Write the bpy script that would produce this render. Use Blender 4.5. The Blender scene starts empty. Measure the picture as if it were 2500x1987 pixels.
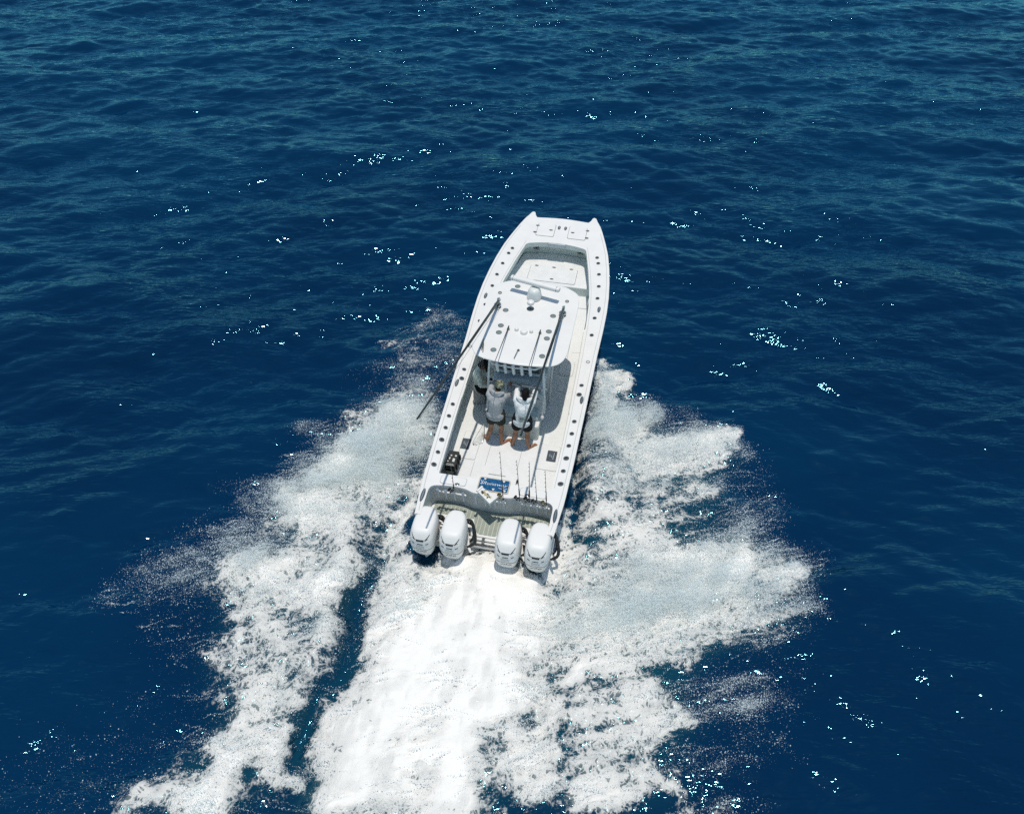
import bpy, bmesh, math, random
import numpy as np
from mathutils import Matrix, Vector
random.seed(7); RNG = np.random.default_rng(11)
R = math.radians
scene = bpy.context.scene
COL = scene.collection

# ------------------------------------------------------------------ camera
cd = bpy.data.cameras.new("camera"); cam = bpy.data.objects.new("camera", cd); COL.objects.link(cam)
cd.sensor_fit = 'HORIZONTAL'; cd.sensor_width = 36.0; cd.lens = 36.0 * 1851.44 / 2500.0
cd.clip_start = 0.1; cd.clip_end = 12000.0
_r, _u, _f = Vector((0.999996, 0.002005, 0.002142)), Vector((-0.002934, 0.683296, 0.730136)), Vector((0, 0.730139, -0.683299))
cam.matrix_world = Matrix(((_r.x, _u.x, -_f.x, 0), (_r.y, _u.y, -_f.y, 0), (_r.z, _u.z, -_f.z, 13.181), (0, 0, 0, 1)))
scene.camera = cam

# ------------------------------------------------------------------ sky, sun, exposure
SUN_DIR = Vector((0.03, -0.04, 1.0)).normalized()          # towards the sun, close to the zenith
elev = math.asin(SUN_DIR.z); az = math.atan2(SUN_DIR.x, SUN_DIR.y)
world = bpy.data.worlds.new("World"); scene.world = world; world.use_nodes = True
wn = world.node_tree.nodes; wl = world.node_tree.links
sky = wn.new("ShaderNodeTexSky"); sky.sky_type = 'NISHITA'; sky.sun_disc = False
sky.sun_elevation = elev; sky.sun_rotation = az; sky.altitude = 0; sky.air_density = 1.0; sky.dust_density = 0.3; sky.ozone_density = 1.0
bg = wn["Background"]; bg.inputs["Strength"].default_value = 0.135
tint = wn.new("ShaderNodeMix"); tint.data_type = 'RGBA'; tint.blend_type = 'MULTIPLY'; tint.inputs[0].default_value = 1.0
tint.inputs[7].default_value = (0.84, 0.94, 0.86, 1)          # the photograph's slightly green daylight balance
wl.new(sky.outputs[0], tint.inputs[6]); wl.new(tint.outputs[2], bg.inputs[0])
sl = bpy.data.lights.new("sun", 'SUN'); sl.energy = 3.05; sl.angle = R(0.53); sl.color = (1.0, 0.94, 0.85)
sun = bpy.data.objects.new("sun", sl); COL.objects.link(sun)
sun.rotation_euler = SUN_DIR.to_track_quat('Z', 'Y').to_euler(); sun.location = (0, 0, 60)
scene.view_settings.view_transform = 'Standard'; scene.view_settings.look = 'None'
scene.view_settings.exposure = 0.0; scene.view_settings.gamma = 1.0; scene.view_settings.use_curve_mapping = False
scene.cycles.use_denoising = False; scene.cycles.use_adaptive_sampling = False
scene.cycles.max_bounces = 12; scene.cycles.diffuse_bounces = 8; scene.cycles.sample_clamp_indirect = 4.0

# ------------------------------------------------------------------ node helpers
def nmat(name):
    m = bpy.data.materials.new(name); m.use_nodes = True
    return m, m.node_tree.nodes, m.node_tree.links, m.node_tree.nodes["Principled BSDF"]
def math_node(n, l, op, a, b=None, c=None, clamp=False):
    x = n.new("ShaderNodeMath"); x.operation = op; x.use_clamp = clamp
    for i, v in enumerate((a, b, c)):
        if v is None: continue
        if isinstance(v, (int, float)): x.inputs[i].default_value = v
        else: l.new(v, x.inputs[i])
    return x.outputs[0]
def maprange(n, l, v, a, b, c=0.0, d=1.0, smooth=True):
    x = n.new("ShaderNodeMapRange"); x.interpolation_type = 'SMOOTHSTEP' if smooth else 'LINEAR'
    for i, w in enumerate((v, a, b, c, d)):
        if isinstance(w, (int, float)): x.inputs[i].default_value = w
        else: l.new(w, x.inputs[i])
    return x.outputs[0]
def noise(n, l, vec, scale, detail=4, rough=0.55, dist=0.0):
    x = n.new("ShaderNodeTexNoise"); x.inputs["Scale"].default_value = scale; x.inputs["Detail"].default_value = detail
    x.inputs["Roughness"].default_value = rough; x.inputs["Distortion"].default_value = dist
    if vec is not None: l.new(vec, x.inputs["Vector"])
    return x.outputs["Fac"]
def mapping(n, l, vec, rot=0.0, scale=(1, 1, 1)):
    x = n.new("ShaderNodeMapping"); x.inputs["Rotation"].default_value = (0, 0, rot); x.inputs["Scale"].default_value = scale
    l.new(vec, x.inputs["Vector"]); return x.outputs[0]
def mixcol(n, l, fac, a, b):
    x = n.new("ShaderNodeMix"); x.data_type = 'RGBA'
    for i, v in ((0, fac), (6, a), (7, b)):
        if isinstance(v, (int, float)): x.inputs[i].default_value = v
        elif isinstance(v, tuple): x.inputs[i].default_value = (*v, 1)
        else: l.new(v, x.inputs[i])
    return x.outputs[2]
def geo_pos(n): return n.new("ShaderNodeNewGeometry").outputs["Position"]

# ------------------------------------------------------------------ wake maps (world metres, painted as soft polygons)
FOAM=[(1,0.22,[(0.03,9.92),(-0.22,9.67),(-0.97,9.61),(-1.49,9.13),(-1.93,9.13),(-2.13,8.95),(-2.19,8.39),(-2.34,7.66),(-2.60,7.16),(-2.83,6.64),(-3.00,6.11),(-3.20,5.61),(-3.36,5.33),(-3.38,4.86),(-3.45,4.45),(-3.46,4.28),(-0.53,4.29),(-0.46,4.58),(-0.34,5.10),(-0.25,5.57),(0.02,6.08),(0.23,6.75),(0.42,7.27),(0.59,7.97),(0.68,8.51),(0.75,9.13),(0.01,8.96),(0.01,9.92)]),
(0.2,0.2,[(0.08,6.16),(-0.21,5.66),(-0.36,5.02),(-0.50,4.36),(0.08,4.36)]),
(0.22,0.2,[(0.02,6.16),(0.28,6.75),(0.49,6.52),(0.42,5.26),(0.25,4.36),(0.02,4.36)]),
(-0.38,0.25,[(-1.74,5.73),(-1.44,5.65),(-1.33,5.25),(-1.47,5.02),(-1.76,4.79),(-1.65,4.45),(-1.92,4.45),(-1.83,5.02)]),
(-0.22,0.2,[(-1.52,6.60),(-1.09,6.56),(-1.11,6.25),(-1.46,6.38)]),
(-0.22,0.12,[(-1.42,6.93),(-0.86,7.31),(-0.90,7.17),(-1.36,6.74)]),
(0.62,0.14,[(-2.61,9.91),(-2.16,9.42),(-2.19,8.84),(-2.34,7.66),(-2.60,7.16),(-2.86,6.55),(-3.06,5.94),(-3.32,5.33),(-3.39,4.71),(-3.45,4.45),(-3.53,4.45),(-3.43,5.09),(-3.18,5.69),(-3.04,6.37),(-2.91,7.21),(-2.75,7.96),(-2.66,8.72),(-2.80,9.42)]),
(0.5,0.1,[(-1.59,12.90),(-1.75,11.97),(-2.03,11.38),(-2.19,10.83),(-2.21,9.91),(-2.16,9.42),(-2.61,9.91),(-2.71,10.76),(-2.44,11.17),(-2.12,11.74),(-1.84,12.43)]),
(0.35,0.08,[(-2.04,11.45),(-2.19,10.83),(-2.13,9.42),(-2.30,9.42),(-2.50,10.76)]),
(0.58,0.3,[(-1.83,13.91),(-2.10,12.82),(-2.51,11.82),(-2.77,11.24),(-2.85,10.55),(-2.88,10.03),(-3.09,9.66),(-3.21,9.18),(-3.34,8.17),(-3.29,7.45),(-3.29,6.83),(-3.56,6.37),(-3.85,5.94),(-4.07,5.44),(-4.17,5.01),(-4.41,4.44),(-6.04,4.28),(-6.04,4.71),(-5.72,4.89),(-5.07,4.97),(-5.23,5.64),(-5.29,6.15),(-4.88,6.37),(-5.35,6.96),(-5.76,7.44),(-5.80,7.75),(-5.54,8.33),(-6.06,8.82),(-5.83,9.41),(-4.94,9.41),(-4.99,10.28),(-5.06,11.09),(-5.29,11.66),(-5.08,11.96),(-4.08,12.65),(-4.13,13.30),(-3.35,14.08),(-2.19,14.62)]),
(0.26,0.25,[(-1.84,14.08),(-2.45,12.35),(-2.91,11.45),(-3.60,11.74),(-4.03,12.65),(-3.31,13.73)]),
(0.22,0.15,[(-5.24,11.44),(-4.52,10.82),(-3.40,10.42),(-3.02,9.91),(-4.03,10.42),(-4.70,9.90),(-5.00,10.81)]),
(0.25,0.15,[(-6.06,8.82),(-5.82,9.35),(-4.69,9.17),(-4.11,8.72),(-3.25,9.42),(-3.24,8.72),(-3.40,7.96),(-4.06,8.49),(-4.98,8.33),(-5.46,8.38)]),
(0.28,0.15,[(-5.76,7.44),(-5.54,7.65),(-5.00,6.96),(-4.59,6.41),(-3.67,6.51),(-3.34,7.06),(-3.51,6.37),(-4.07,5.44),(-4.40,5.64),(-4.93,6.37)]),
(-0.12,0.2,[(-5.53,7.95),(-4.21,8.06),(-3.72,7.45),(-3.65,6.87),(-4.51,6.78),(-5.19,7.35)]),
(-0.12,0.2,[(-5.28,6.10),(-4.68,6.06),(-4.51,5.56),(-4.72,5.01),(-5.11,5.24)]),
(0.22,0.2,[(-5.14,5.64),(-4.09,5.52),(-3.50,5.25),(-3.49,4.45),(-5.56,4.44),(-5.04,5.01)]),
(0.35,0.1,[(-4.09,5.52),(-3.93,5.73),(-4.09,5.01),(-4.35,4.49),(-4.64,4.44),(-4.37,5.01)]),
(0.3,0.15,[(-3.68,5.32),(-3.82,4.86),(-3.95,4.44),(-3.49,4.45),(-3.41,5.01)]),
(0.2,0.15,[(-6.13,4.52),(-5.72,4.89),(-5.02,4.93),(-4.80,4.44)]),
(0.3,0.2,[(-4.00,16.46),(-3.46,16.95),(-3.08,17.17),(-2.21,17.17),(-2.51,16.84),(-3.34,16.52)]),
(0.28,0.2,[(-2.58,17.62),(-2.27,17.96),(-1.81,18.44),(-1.53,18.44),(-2.22,17.39)]),
(0.18,0.4,[(-3.78,14.07),(-3.24,15.11),(-3.00,16.42),(-1.33,17.29),(-1.63,15.51),(-2.09,14.08)]),
(0.72,0.12,[(2.45,16.26),(2.72,15.89),(2.96,15.58),(3.01,15.18),(3.13,14.74),(3.04,13.99),(3.37,13.58),(3.60,13.28),(3.88,13.11),(4.62,13.03),(5.26,13.20),(5.71,13.16),(5.50,12.61),(4.78,12.13),(4.41,11.85),(3.51,11.62),(2.71,11.58),(2.57,11.88),(2.56,12.36),(2.42,12.68),(2.28,13.10),(2.39,13.71),(2.22,14.31),(2.21,14.93),(2.34,15.79)]),
(0.36,0.12,[(2.38,15.79),(1.96,14.21),(1.81,13.36),(1.85,12.27),(1.92,11.96),(2.40,11.88),(2.57,12.44),(2.39,13.71),(2.23,14.45)]),
(0.46,0.2,[(1.92,12.04),(1.50,11.35),(1.46,11.02),(1.62,10.60),(2.05,10.46),(2.86,10.92),(3.74,11.21),(4.61,11.40),(5.10,11.70),(4.41,11.85),(2.71,11.58),(2.46,11.88)]),
(0.5,0.15,[(2.86,10.89),(4.02,11.21),(5.05,11.48),(5.34,11.37),(5.08,10.93),(4.20,10.68),(3.36,10.57)]),
(0.46,0.2,[(1.62,10.60),(2.05,10.46),(3.37,10.61),(4.16,10.44),(4.20,10.10),(4.08,9.41),(1.49,9.40),(1.68,9.90),(1.69,10.36)]),
(0.2,0.3,[(4.17,10.51),(5.18,10.65),(5.55,10.37),(5.86,9.72),(5.94,9.42),(4.08,9.41)]),
(0.55,0.06,[(1.54,12.35),(1.33,11.31),(1.20,10.84),(1.03,10.09),(0.79,9.40),(1.28,9.40),(1.48,9.76),(1.32,10.09),(1.33,10.77),(1.51,11.50),(1.60,12.15)]),
(0.42,0.25,[(1.79,9.93),(3.63,10.32),(4.14,9.69),(5.62,9.57),(5.92,9.39),(5.62,8.98),(4.33,8.63),(2.85,8.35),(1.60,8.68),(1.44,9.20)]),
(0.06,0.25,[(1.92,12.04),(3.52,11.66),(5.14,11.89),(5.50,11.33),(5.04,10.79),(4.20,10.10),(4.08,9.41),(1.49,9.40),(1.69,10.36),(1.49,11.20)]),
(0.06,0.25,[(1.54,9.92),(3.66,10.45),(5.74,9.45),(5.98,8.86),(5.30,7.78),(4.08,7.43),(2.67,7.03),(1.56,6.94),(1.41,7.98)]),
(0.72,0.12,[(5.51,9.15),(5.93,9.42),(6.32,9.39),(6.21,9.15),(6.02,8.84),(5.59,8.86)]),
(0.85,0.12,[(3.34,8.74),(4.21,9.26),(5.06,9.30),(5.25,9.09),(4.33,8.66),(3.55,8.58)]),
(0.25,0.2,[(4.33,8.63),(5.34,8.86),(5.91,8.81),(5.64,8.53),(4.75,8.36),(3.09,8.35),(2.87,8.52)]),
(0.58,0.2,[(1.60,8.68),(2.85,8.35),(4.26,8.30),(5.50,8.53),(5.65,8.36),(5.05,7.68),(4.08,7.43),(2.68,7.08),(1.95,6.94),(1.57,7.08),(1.55,7.98)]),
(0.2,0.2,[(2.65,8.30),(3.79,8.30),(4.53,8.25),(4.35,7.83),(3.66,7.57),(2.58,7.67)]),
(0.47,0.2,[(0.74,9.08),(1.13,9.92),(1.42,9.68),(1.58,9.08),(1.59,7.98),(1.57,7.08),(1.18,6.52),(1.28,6.08),(1.02,5.26),(0.71,4.46),(0.02,4.46),(0.18,5.26),(0.41,6.98),(0.66,7.97)]),
(-0.2,0.1,[(0.27,6.61),(0.40,6.52),(0.22,5.66),(0.06,4.87),(0.02,5.26),(0.10,6.08)]),
(0.68,0.14,[(1.55,6.89),(2.67,6.99),(3.07,6.75),(2.70,6.57),(3.23,6.17),(3.84,6.05),(3.67,5.79),(2.98,5.67),(2.71,5.50),(2.40,5.03),(2.38,4.88),(2.93,4.84),(3.25,4.66),(3.46,4.37),(0.97,4.37),(1.02,5.26),(1.28,6.08),(1.14,6.52)]),
(-0.12,0.15,[(0.99,6.17),(1.25,6.34),(1.04,5.58),(0.83,5.50)]),
(0.34,0.15,[(0.68,6.93),(1.33,6.84),(1.15,6.08),(0.52,5.91),(0.44,6.30)]),
(0.2,0.25,[(2.25,7.18),(3.43,7.33),(3.16,6.75),(2.29,6.75)]),
(-0.1,0.25,[(0.26,5.02),(0.83,5.34),(1.21,5.03),(0.80,4.69),(0.17,4.54)]),
(0.28,0.2,[(1.06,7.57),(2.53,7.27),(1.94,6.84),(1.55,6.25),(1.12,6.25),(0.90,6.98)]),
(0.34,0.2,[(-0.66,6.12),(0.02,6.34),(0.53,6.52),(0.52,4.46),(-0.60,4.45)]),
(0.2,0.25,[(-6.35,4.71),(-5.11,5.52),(-3.90,5.24),(-4.01,4.35),(-6.45,4.35)]),
(0.16,0.2,[(2.50,7.08),(4.06,7.33),(3.61,6.85),(2.44,6.57),(1.84,6.61)]),
(0.16,0.2,[(1.56,10.99),(2.38,11.06),(2.80,10.43),(2.35,9.70),(1.66,9.64)]),
(0.08,0.3,[(0.84,5.66),(2.90,5.67),(2.48,4.46),(0.48,4.46)]),
(-0.25,0.15,[(0.02,5.58),(-0.20,5.02),(-0.35,4.45),(-0.50,4.45),(-0.36,5.02),(-0.21,5.66)]),
(-0.42,0.12,[(-2.78,9.66),(-2.95,9.42),(-3.10,8.72),(-3.28,8.07),(-3.21,7.40),(-3.19,6.83),(-3.40,6.11),(-3.79,5.65),(-3.89,5.01),(-3.99,4.44),(-3.49,4.45),(-3.48,5.25),(-3.24,5.90),(-3.07,6.51),(-2.92,7.26),(-2.76,8.07),(-2.68,8.83)]),
(-0.25,0.1,[(0.04,6.21),(-0.17,5.66),(-0.30,5.02),(-0.42,4.45),(-0.15,4.45),(0.04,5.18)]),
(-0.3,0.1,[(0.19,6.61),(0.32,6.56),(0.18,5.66),(0.02,5.02),(0.02,6.12)])]
SPRAY=[(0.35,0.2,[(3.04,14.35),(3.34,14.21),(3.53,13.57),(4.16,13.27),(4.75,13.25),(5.54,13.02),(5.17,12.81),(3.78,12.76),(3.28,13.22),(2.97,13.70)]),
(0.55,0.15,[(2.36,15.65),(2.62,15.29),(2.85,14.99),(3.01,14.18),(2.93,13.46),(3.24,13.07),(3.73,12.61),(5.49,12.66),(5.29,12.13),(4.60,11.67),(3.38,11.18),(2.61,11.14),(2.33,12.20),(2.14,13.76),(2.16,14.84)]),
(0.62,0.12,[(2.29,15.19),(1.89,13.67),(1.74,12.85),(1.78,11.81),(2.26,11.51),(2.42,11.97),(2.30,13.19)]),
(0.55,0.35,[(4.61,11.76),(5.22,11.99),(5.25,11.61),(5.40,11.06),(5.62,10.60),(5.33,10.06),(5.82,9.36),(5.76,9.13),(3.95,9.13),(4.09,9.86),(4.04,10.19),(4.92,10.60),(4.92,11.24),(4.27,11.46)]),
(0.25,0.2,[(2.63,11.23),(3.41,11.27),(4.61,11.76),(4.92,11.24),(3.89,10.87),(2.77,10.59)]),
(0.35,0.15,[(2.91,10.62),(3.89,10.87),(4.90,11.13),(5.18,11.02),(4.92,10.60),(4.07,10.36),(3.27,10.28)]),
(0.45,0.2,[(1.66,10.05),(3.27,10.28),(4.08,9.79),(3.95,9.13),(1.69,9.12)]),
(0.48,0.25,[(3.54,10.04),(5.46,9.68),(6.07,9.20),(6.10,8.97),(5.85,8.57),(5.50,8.14),(4.98,7.38),(4.16,7.09),(2.59,6.75),(1.73,6.75),(1.65,8.50)]),
(0.6,0.12,[(5.37,8.91),(5.77,9.17),(6.16,9.14),(5.86,8.60),(5.44,8.63)]),
(0.6,0.12,[(3.24,8.48),(4.08,8.98),(4.90,9.01),(5.10,8.82),(4.20,8.40),(3.44,8.32)]),
(0.52,0.25,[(2.43,6.78),(3.97,7.16),(4.92,7.46),(5.35,7.71),(5.06,7.12),(4.36,6.93),(2.99,6.56)]),
(0.28,0.35,[(2.64,6.46),(3.84,6.51),(4.76,6.47),(4.80,6.12),(4.11,5.83),(3.75,5.87),(3.16,6.03)]),
(0.36,0.3,[(2.91,5.54),(3.86,5.62),(4.05,5.42),(3.34,5.03),(2.33,4.77),(2.56,5.30)]),
(0.28,0.3,[(2.89,4.81),(3.27,4.96),(3.71,4.66),(4.01,4.45),(3.42,4.38)]),
(0.55,0.2,[(-1.78,13.60),(-2.37,11.92),(-2.81,11.06),(-3.48,11.34),(-3.94,12.22),(-3.99,12.85),(-3.24,13.60),(-2.13,14.30)]),
(0.35,0.2,[(-4.12,13.19),(-4.83,12.70),(-5.27,12.39),(-5.27,11.42),(-4.95,11.64),(-3.96,12.24)]),
(0.22,0.35,[(-3.50,13.70),(-2.89,15.68),(-1.30,16.83),(-1.59,15.10),(-2.03,13.71)]),
(0.1,0.15,[(-3.99,16.16),(-3.04,16.91),(-2.18,16.97),(-1.51,18.16),(-1.78,18.16),(-2.54,17.35)]),
(0.32,0.35,[(-5.13,11.47),(-5.66,10.97),(-6.06,10.50),(-6.01,9.79),(-6.36,9.43),(-6.67,9.19),(-7.33,8.84),(-7.76,8.34),(-7.10,8.08),(-5.78,8.14),(-5.70,9.19),(-4.83,9.20),(-4.87,10.05),(-4.94,10.84)]),
(0.16,0.4,[(-5.83,8.20),(-7.11,8.14),(-7.24,7.72),(-6.54,7.53),(-5.74,7.58)]),
(0.3,0.15,[(-5.93,8.62),(-5.70,9.19),(-4.61,9.08),(-4.01,8.52),(-4.86,8.14),(-5.34,8.19)]),
(0.12,0.4,[(-5.79,7.58),(-5.66,6.85),(-5.09,6.05),(-5.15,5.56),(-5.97,5.84),(-5.88,6.85)]),
(0.06,0.5,[(-5.17,5.58),(-6.41,5.86),(-7.07,5.25),(-8.28,4.65),(-8.15,4.38),(-6.03,4.39),(-5.65,4.84),(-5.01,4.91)]),
(0.16,0.35,[(-1.80,13.64),(-2.06,12.58),(-2.46,11.59),(-2.72,11.03),(-2.79,10.35),(-2.83,9.84),(-3.03,9.48),(-3.15,9.01),(-3.28,8.02),(-3.23,7.31),(-3.23,6.70),(-3.49,6.25),(-3.78,5.82),(-3.99,5.34),(-4.09,4.92),(-4.33,4.36),(-5.93,4.19),(-5.93,4.62),(-5.61,4.80),(-4.97,4.88),(-5.13,5.53),(-5.19,6.03),(-4.79,6.25),(-5.25,6.83),(-5.65,7.30),(-5.69,7.60),(-5.44,8.17),(-5.95,8.66),(-5.72,9.23),(-4.85,9.23),(-4.89,10.09),(-4.96,10.88),(-5.19,11.44),(-4.98,11.73),(-4.01,12.41),(-4.05,13.05),(-3.29,13.81),(-2.15,14.35)]),
(0.06,0.2,[(-2.82,6.50),(-2.99,5.98),(-3.58,5.81),(-3.42,6.50),(-3.17,7.34),(-3.09,7.34)]),
(0.12,0.12,[(-1.56,12.71),(-1.72,11.79),(-2.16,10.66),(-2.15,9.52),(-2.57,9.76),(-2.67,10.59),(-2.08,11.57)]),
(0.22,0.2,[(0.73,8.94),(1.11,9.77),(1.46,8.94),(1.57,7.86),(1.54,6.97),(0.67,6.87)])]
RELIEF=[(0.2,0.35,[(0.03,9.92),(-0.22,9.67),(-0.97,9.61),(-1.49,9.13),(-1.93,9.13),(-2.13,8.95),(-2.19,8.39),(-2.34,7.66),(-2.60,7.16),(-2.83,6.64),(-3.00,6.11),(-3.20,5.61),(-3.36,5.33),(-3.38,4.86),(-3.45,4.45),(-3.46,4.28),(-0.53,4.29),(-0.46,4.58),(-0.34,5.10),(-0.25,5.57),(0.02,6.08),(0.23,6.75),(0.42,7.27),(0.59,7.97),(0.68,8.51),(0.75,9.13),(0.01,8.96),(0.01,9.92)]),
(0.12,0.5,[(-0.86,9.42),(-0.22,9.67),(0.03,9.67),(0.04,4.46),(-1.34,4.45),(-1.17,7.97)]),
(-0.38,0.22,[(-2.71,10.76),(-2.83,9.66),(-3.03,8.95),(-3.28,8.07),(-3.17,6.87),(-3.38,6.11),(-3.83,5.65),(-4.03,4.44),(-3.42,4.45),(-3.46,5.25),(-3.05,6.42),(-2.80,7.65),(-2.66,8.72),(-2.37,10.49)]),
(0.28,0.25,[(-3.07,10.29),(-3.25,9.42),(-3.39,8.17),(-3.31,7.45),(-3.34,6.83),(-3.60,6.37),(-4.08,5.48),(-4.57,4.44),(-5.10,4.44),(-4.53,5.48),(-4.08,6.41),(-3.90,7.45),(-3.82,8.72),(-3.63,9.91)]),
(0.1,0.4,[(-1.83,13.91),(-2.10,12.82),(-2.51,11.82),(-2.77,11.24),(-2.85,10.55),(-2.88,10.03),(-3.09,9.66),(-3.21,9.18),(-3.34,8.17),(-3.29,7.45),(-3.29,6.83),(-3.56,6.37),(-3.85,5.94),(-4.07,5.44),(-4.17,5.01),(-4.41,4.44),(-6.04,4.28),(-6.04,4.71),(-5.72,4.89),(-5.07,4.97),(-5.23,5.64),(-5.29,6.15),(-4.88,6.37),(-5.35,6.96),(-5.76,7.44),(-5.80,7.75),(-5.54,8.33),(-6.06,8.82),(-5.83,9.41),(-4.94,9.41),(-4.99,10.28),(-5.06,11.09),(-5.29,11.66),(-5.08,11.96),(-4.08,12.65),(-4.13,13.30),(-3.35,14.08),(-2.19,14.62)]),
(-0.35,0.15,[(1.89,14.07),(1.79,13.31),(1.84,12.16),(1.51,11.39),(1.45,10.95),(1.61,10.50),(1.33,9.40),(1.05,10.09),(1.27,11.20),(1.54,12.35),(1.75,13.36)]),
(0.32,0.2,[(2.34,15.68),(1.96,14.21),(1.82,13.36),(1.88,12.20),(1.53,11.35),(1.48,11.02),(1.70,10.60),(2.29,10.78),(2.57,11.88),(2.46,13.10),(2.63,14.93)]),
(-0.2,0.2,[(0.06,4.87),(0.27,6.52),(0.72,8.19),(1.01,9.43),(1.28,9.08),(0.93,7.72),(0.58,6.52),(0.25,4.46)]),
(0.15,0.4,[(1.47,9.68),(1.59,7.98),(1.47,6.98),(1.12,6.30),(0.90,5.26),(0.60,4.46),(1.56,4.46),(2.52,5.87),(2.55,7.47),(2.75,9.08)])]
X0, X1, Y0, Y1, GS = -20.0, 20.0, -2.0, 30.0, 0.04
GX = np.arange(X0, X1, GS); GY = np.arange(Y0, Y1, GS)
def raster(poly):
    pts = np.array(poly); m = np.zeros((len(GY), len(GX)), np.float32)
    y0, y1 = pts[:, 1].min(), pts[:, 1].max()
    for j in range(max(0, int((y0 - Y0) / GS)), min(len(GY), int((y1 - Y0) / GS) + 2)):
        y = GY[j]; xs = []
        for (ax, ay), (bx, by) in zip(poly, poly[1:] + poly[:1]):
            if (ay <= y) != (by <= y): xs.append(ax + (y - ay) / (by - ay) * (bx - ax))
        xs.sort()
        for a, b in zip(xs[::2], xs[1::2]):
            m[j, max(0, int((a - X0) / GS)):max(0, int((b - X0) / GS))] = 1
    return m
def blur(m, s):
    s = s / GS; k = int(3 * s) + 1; t = np.arange(-k, k + 1); g = np.exp(-t * t / (2 * s * s)); g /= g.sum()
    fx = np.fft.rfft(m, m.shape[1] + 2 * k, axis=1) * np.fft.rfft(g, m.shape[1] + 2 * k)[None]
    m = np.fft.irfft(fx, m.shape[1] + 2 * k, axis=1)[:, k:k + m.shape[1]]
    fy = np.fft.rfft(m, m.shape[0] + 2 * k, axis=0) * np.fft.rfft(g, m.shape[0] + 2 * k)[:, None]
    return np.fft.irfft(fy, m.shape[0] + 2 * k, axis=0)[k:k + m.shape[0]]
def field(shape, lam0, lam1, slope=1.5, ang=0.0, aniso=1.0, seed=0):
    """band-limited random field, stretched along ang"""
    r = np.random.default_rng(seed); w = np.fft.rfft2(r.standard_normal(shape))
    ky = np.fft.fftfreq(shape[0], GS)[:, None]; kx = np.fft.rfftfreq(shape[1], GS)[None]
    a = (kx * math.cos(ang) + ky * math.sin(ang)) / aniso; b = -kx * math.sin(ang) + ky * math.cos(ang)
    k = np.sqrt(a * a + b * b) + 1e-6
    f = np.fft.irfft2(w * np.where((k > 1 / lam0) & (k < 1 / lam1), k ** -slope, 0), shape)
    return (f / f.std()).astype(np.float32)
SH = (len(GY), len(GX))
yy, xx = np.meshgrid(GY, GX, indexing='ij')
warp_x = 0.16 * field(SH, 2.5, 0.12, 1.9, seed=1); warp_y = 0.16 * field(SH, 2.5, 0.12, 1.9, seed=2)
def bilin(m, x, y):
    u = np.clip((x - X0) / GS, 0, SH[1] - 1.001); v = np.clip((y - Y0) / GS, 0, SH[0] - 1.001)
    i = u.astype(int); j = v.astype(int); u = u - i; v = v - j
    return (m[j, i] * (1 - u) + m[j, i + 1] * u) * (1 - v) + (m[j + 1, i] * (1 - u) + m[j + 1, i + 1] * u) * v
def paint(layers, mode):
    out = np.zeros(SH, np.float32)
    for d, b, poly in layers:
        m = blur(raster(poly), b)
        if mode == 'add': out += d * m
        elif d < 0: out = out + d * m
        else: out = np.maximum(out, d * m) if mode == 'max' else out + d * m
    return out
foam = paint(FOAM, 'add'); foam = bilin(foam, xx + warp_x, yy + warp_y)
trough = np.clip(-paint([t for t in RELIEF if t[0] < -.3], 'add') * 3, 0, 1); spray = paint(SPRAY, 'max') * (1 - 0.85 * trough); spray = bilin(spray, xx + 1.3 * warp_x, yy + 1.3 * warp_y)
relief = bilin(paint(RELIEF, 'add'), xx + 0.5 * warp_x, yy + 0.5 * warp_y)
# streaks: thrown water trails run outwards and aft on either side of the boat
side = (xx + 0.19 * (yy - 10) > 0)
st_r = field(SH, 6.0, 0.10, 1.25, ang=R(12), aniso=0.11, seed=3); st_l = field(SH, 5.0, 0.10, 1.25, ang=R(8), aniso=0.25, seed=4)
st_w = field(SH, 3.0, 0.10, 1.3, ang=R(79), aniso=0.15, seed=8)
streak = np.where(side, st_r, st_l)
fine = np.where(side, field(SH, 1.2, 0.08, 0.7, ang=R(12), aniso=0.22, seed=13), field(SH, 1.0, 0.08, 0.7, ang=R(10), aniso=0.35, seed=14))
lump = field(SH, 1.6, 0.10, 1.7, seed=5)
solid = np.clip((foam - 0.85) / 0.15, 0, 1)
foamF = np.clip(foam + (np.where(side, 0.16, 0.08) * streak + np.where(side, 0.05, 0.10) * lump + 0.09 * fine) * np.clip(foam * 4, 0, 1) * (1 - 0.75 * solid) - 0.16 * solid * np.clip(np.abs(st_w) - 0.6, 0, 2) - 0.10 * solid * np.clip(lump, 0, 2), 0, 1.1)
lumph = (lump * 0.045 + field(SH, 0.5, 0.09, 1.2, seed=6) * 0.016) * (1 - 0.9 * solid) + st_w * 0.010 * solid

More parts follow.
